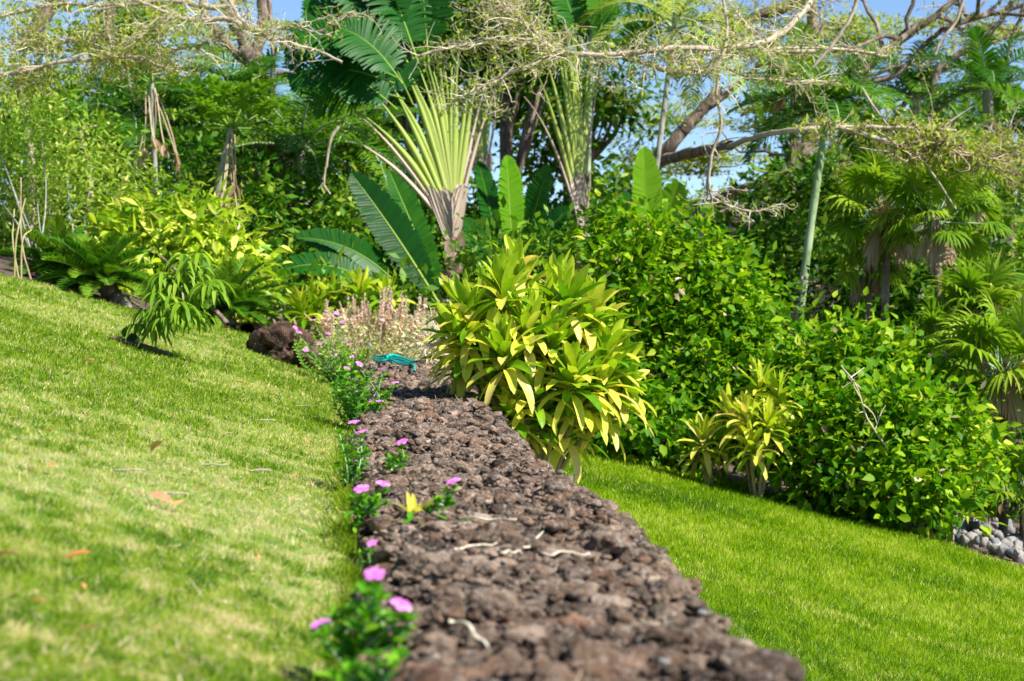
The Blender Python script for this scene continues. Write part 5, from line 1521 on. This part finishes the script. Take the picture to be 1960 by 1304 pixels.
STR = [(510, 815, 'bleached straw stick on the lawn just left of the wall plants'), (495, 915, 'white straw stick mid lawn left of the orange leaf'), (250, 918, 'pale straw stick left on the mid lawn'), (330, 963, 'pale straw stick beside the dry patch'), (580, 785, 'short tan stick by the foot of the bushy periwinkle'), (410, 905, 'pale straw splinter at mid lawn')]
for (px, py, lab) in STR:
    p = G(px, py) + np.array([0, 0, .025]); mb = MB(); k = 3 if px in (510,) else 2
    for j in range(k):
        a = R.normal(-.15, .2); d = np.array([math.cos(a), math.sin(a) * .5, 0]); L = .07
        q = np.array([p + d * L * s + R.normal(0, .002, 3) for s in np.linspace(-.6, .6, 5)]); tubes(mb, q, .0017, 4, .9)
    o = mb.build('straw_stick', M['straw']); tag(o, lab, 'straw', 'straw sticks on the upper lawn')

mb = MB(); k = 5200
y = 1.9 * (9.0) ** R.random(k); x = wl(y) - .04 - (wl(y) + .33 * y + .1) * R.random(k)
pt = fbm(x * 1.7 + 5, y * 1.1, seed=121, oct=3) + .35 * (vnoise(x * 8, y * 6, seed=122) - .5)
keep = (pt > .52) & (y < ybed(x) - .2); x, y, pt = x[keep], y[keep], pt[keep]; k = len(x)
ribbons(mb, np.stack([x, y, height(x, y) + .014], 1), rand_dir(k, .18, .12), rand_dir(k) * .3 + [0, 0, 1], .012 + .035 * R.random(k), .0022 * np.clip(y / 4, .9, 2.4), n=2, droop=.2, prof='needle', fold=None)
o = mb.build('dry_thatch', M['thatch']); tag(o, 'scattered bleached thatch and clippings over the dry parts of the upper lawn', 'thatch', kind='stuff')
# ------------------------------------------------------------------ timber edging and pebbles on the right
path = [G(x, y) + np.array([0, .05, .03]) for x, y in ((1085, 842), (1150, 855), (1230, 872), (1290, 890))]
mb = MB(); q = smooth_path(path, 6)
hw_, hh = .05, .05; V = []
for i, p in enumerate(q):
    tn = q[min(i + 1, len(q) - 1)] - q[max(i - 1, 0)]; sd = nrm(np.cross(tn, [0, 0, 1])[None])[0]
    for (a, c) in ((-1, -1), (-1, .8), (-.8, 1), (.8, 1), (1, .8), (1, -1)): V.append(p + sd * hw_ * a + np.array([0, 0, hh * c + R.normal(0, .003)]))
F = [[i * 6 + j, i * 6 + (j + 1) % 6, i * 6 + 6 + (j + 1) % 6, i * 6 + 6 + j] for i in range(len(q) - 1) for j in range(6)]
mb.add(V, F, .5); o = mb.build('timber_edging', M['timber'], smooth=False); tag(o, 'dark timber board edging between the lower lawn and the tall shrub bed', 'edging')
protos = []
for s in range(6):
    o = rock_mesh('river_stone', M['pebble'], (0, 0, 0), (.066, .053, .043), 30 + s, sub=3, rough=.5); protos.append(o)
    for a in o.data.attributes:
        if a.name == 'rnd': a.data.foreach_set('value', np.full(len(o.data.vertices), [.1, .5, .9, .3, .75, .6][s], dtype=np.float32))
used = set(); cnt = 0
for i in range(210):
    px = R.uniform(1800, 1990)
    lo = np.interp(px, [1800, 1850, 1900, 1960, 2000], [1012, 1008, 1012, 1018, 1022]); hi = np.interp(px, [1800, 1850, 1900, 1960, 2000], [1034, 1050, 1066, 1084, 1095])
    py = R.uniform(lo, hi)
    p = G(px, py); p[2] += R.uniform(.01, .09)
    s = i % 6
    if s in used: o = protos[s].copy(); COL.objects.link(o)
    else: o = protos[s]; used.add(s)
    o.location = tuple(p); o.rotation_euler = tuple(R.random(3) * 6.28)
    sc = .6 + .6 * R.random(); o.scale = (sc, sc, sc)
    zone = 'at the left tip of the heap' if px < 1835 else ('by the right photo edge' if px > 1945 else ('in the left half of the heap' if px < 1890 else 'in the right half of the heap'))
    zone += ', lawn side' if py > (lo + hi) / 2 else ', hedge side'
    zone = (['small ', 'middling ', 'large '][0 if sc < .8 else (1 if sc < 1.0 else 2)], zone)
    tag(o, zone[0] + ['dark blue grey', 'mid grey', 'cream white', 'slate grey', 'tan', 'pale grey'][s] + ' river stone ' + zone[1], 'stone', 'river stones heaped at the right edge')
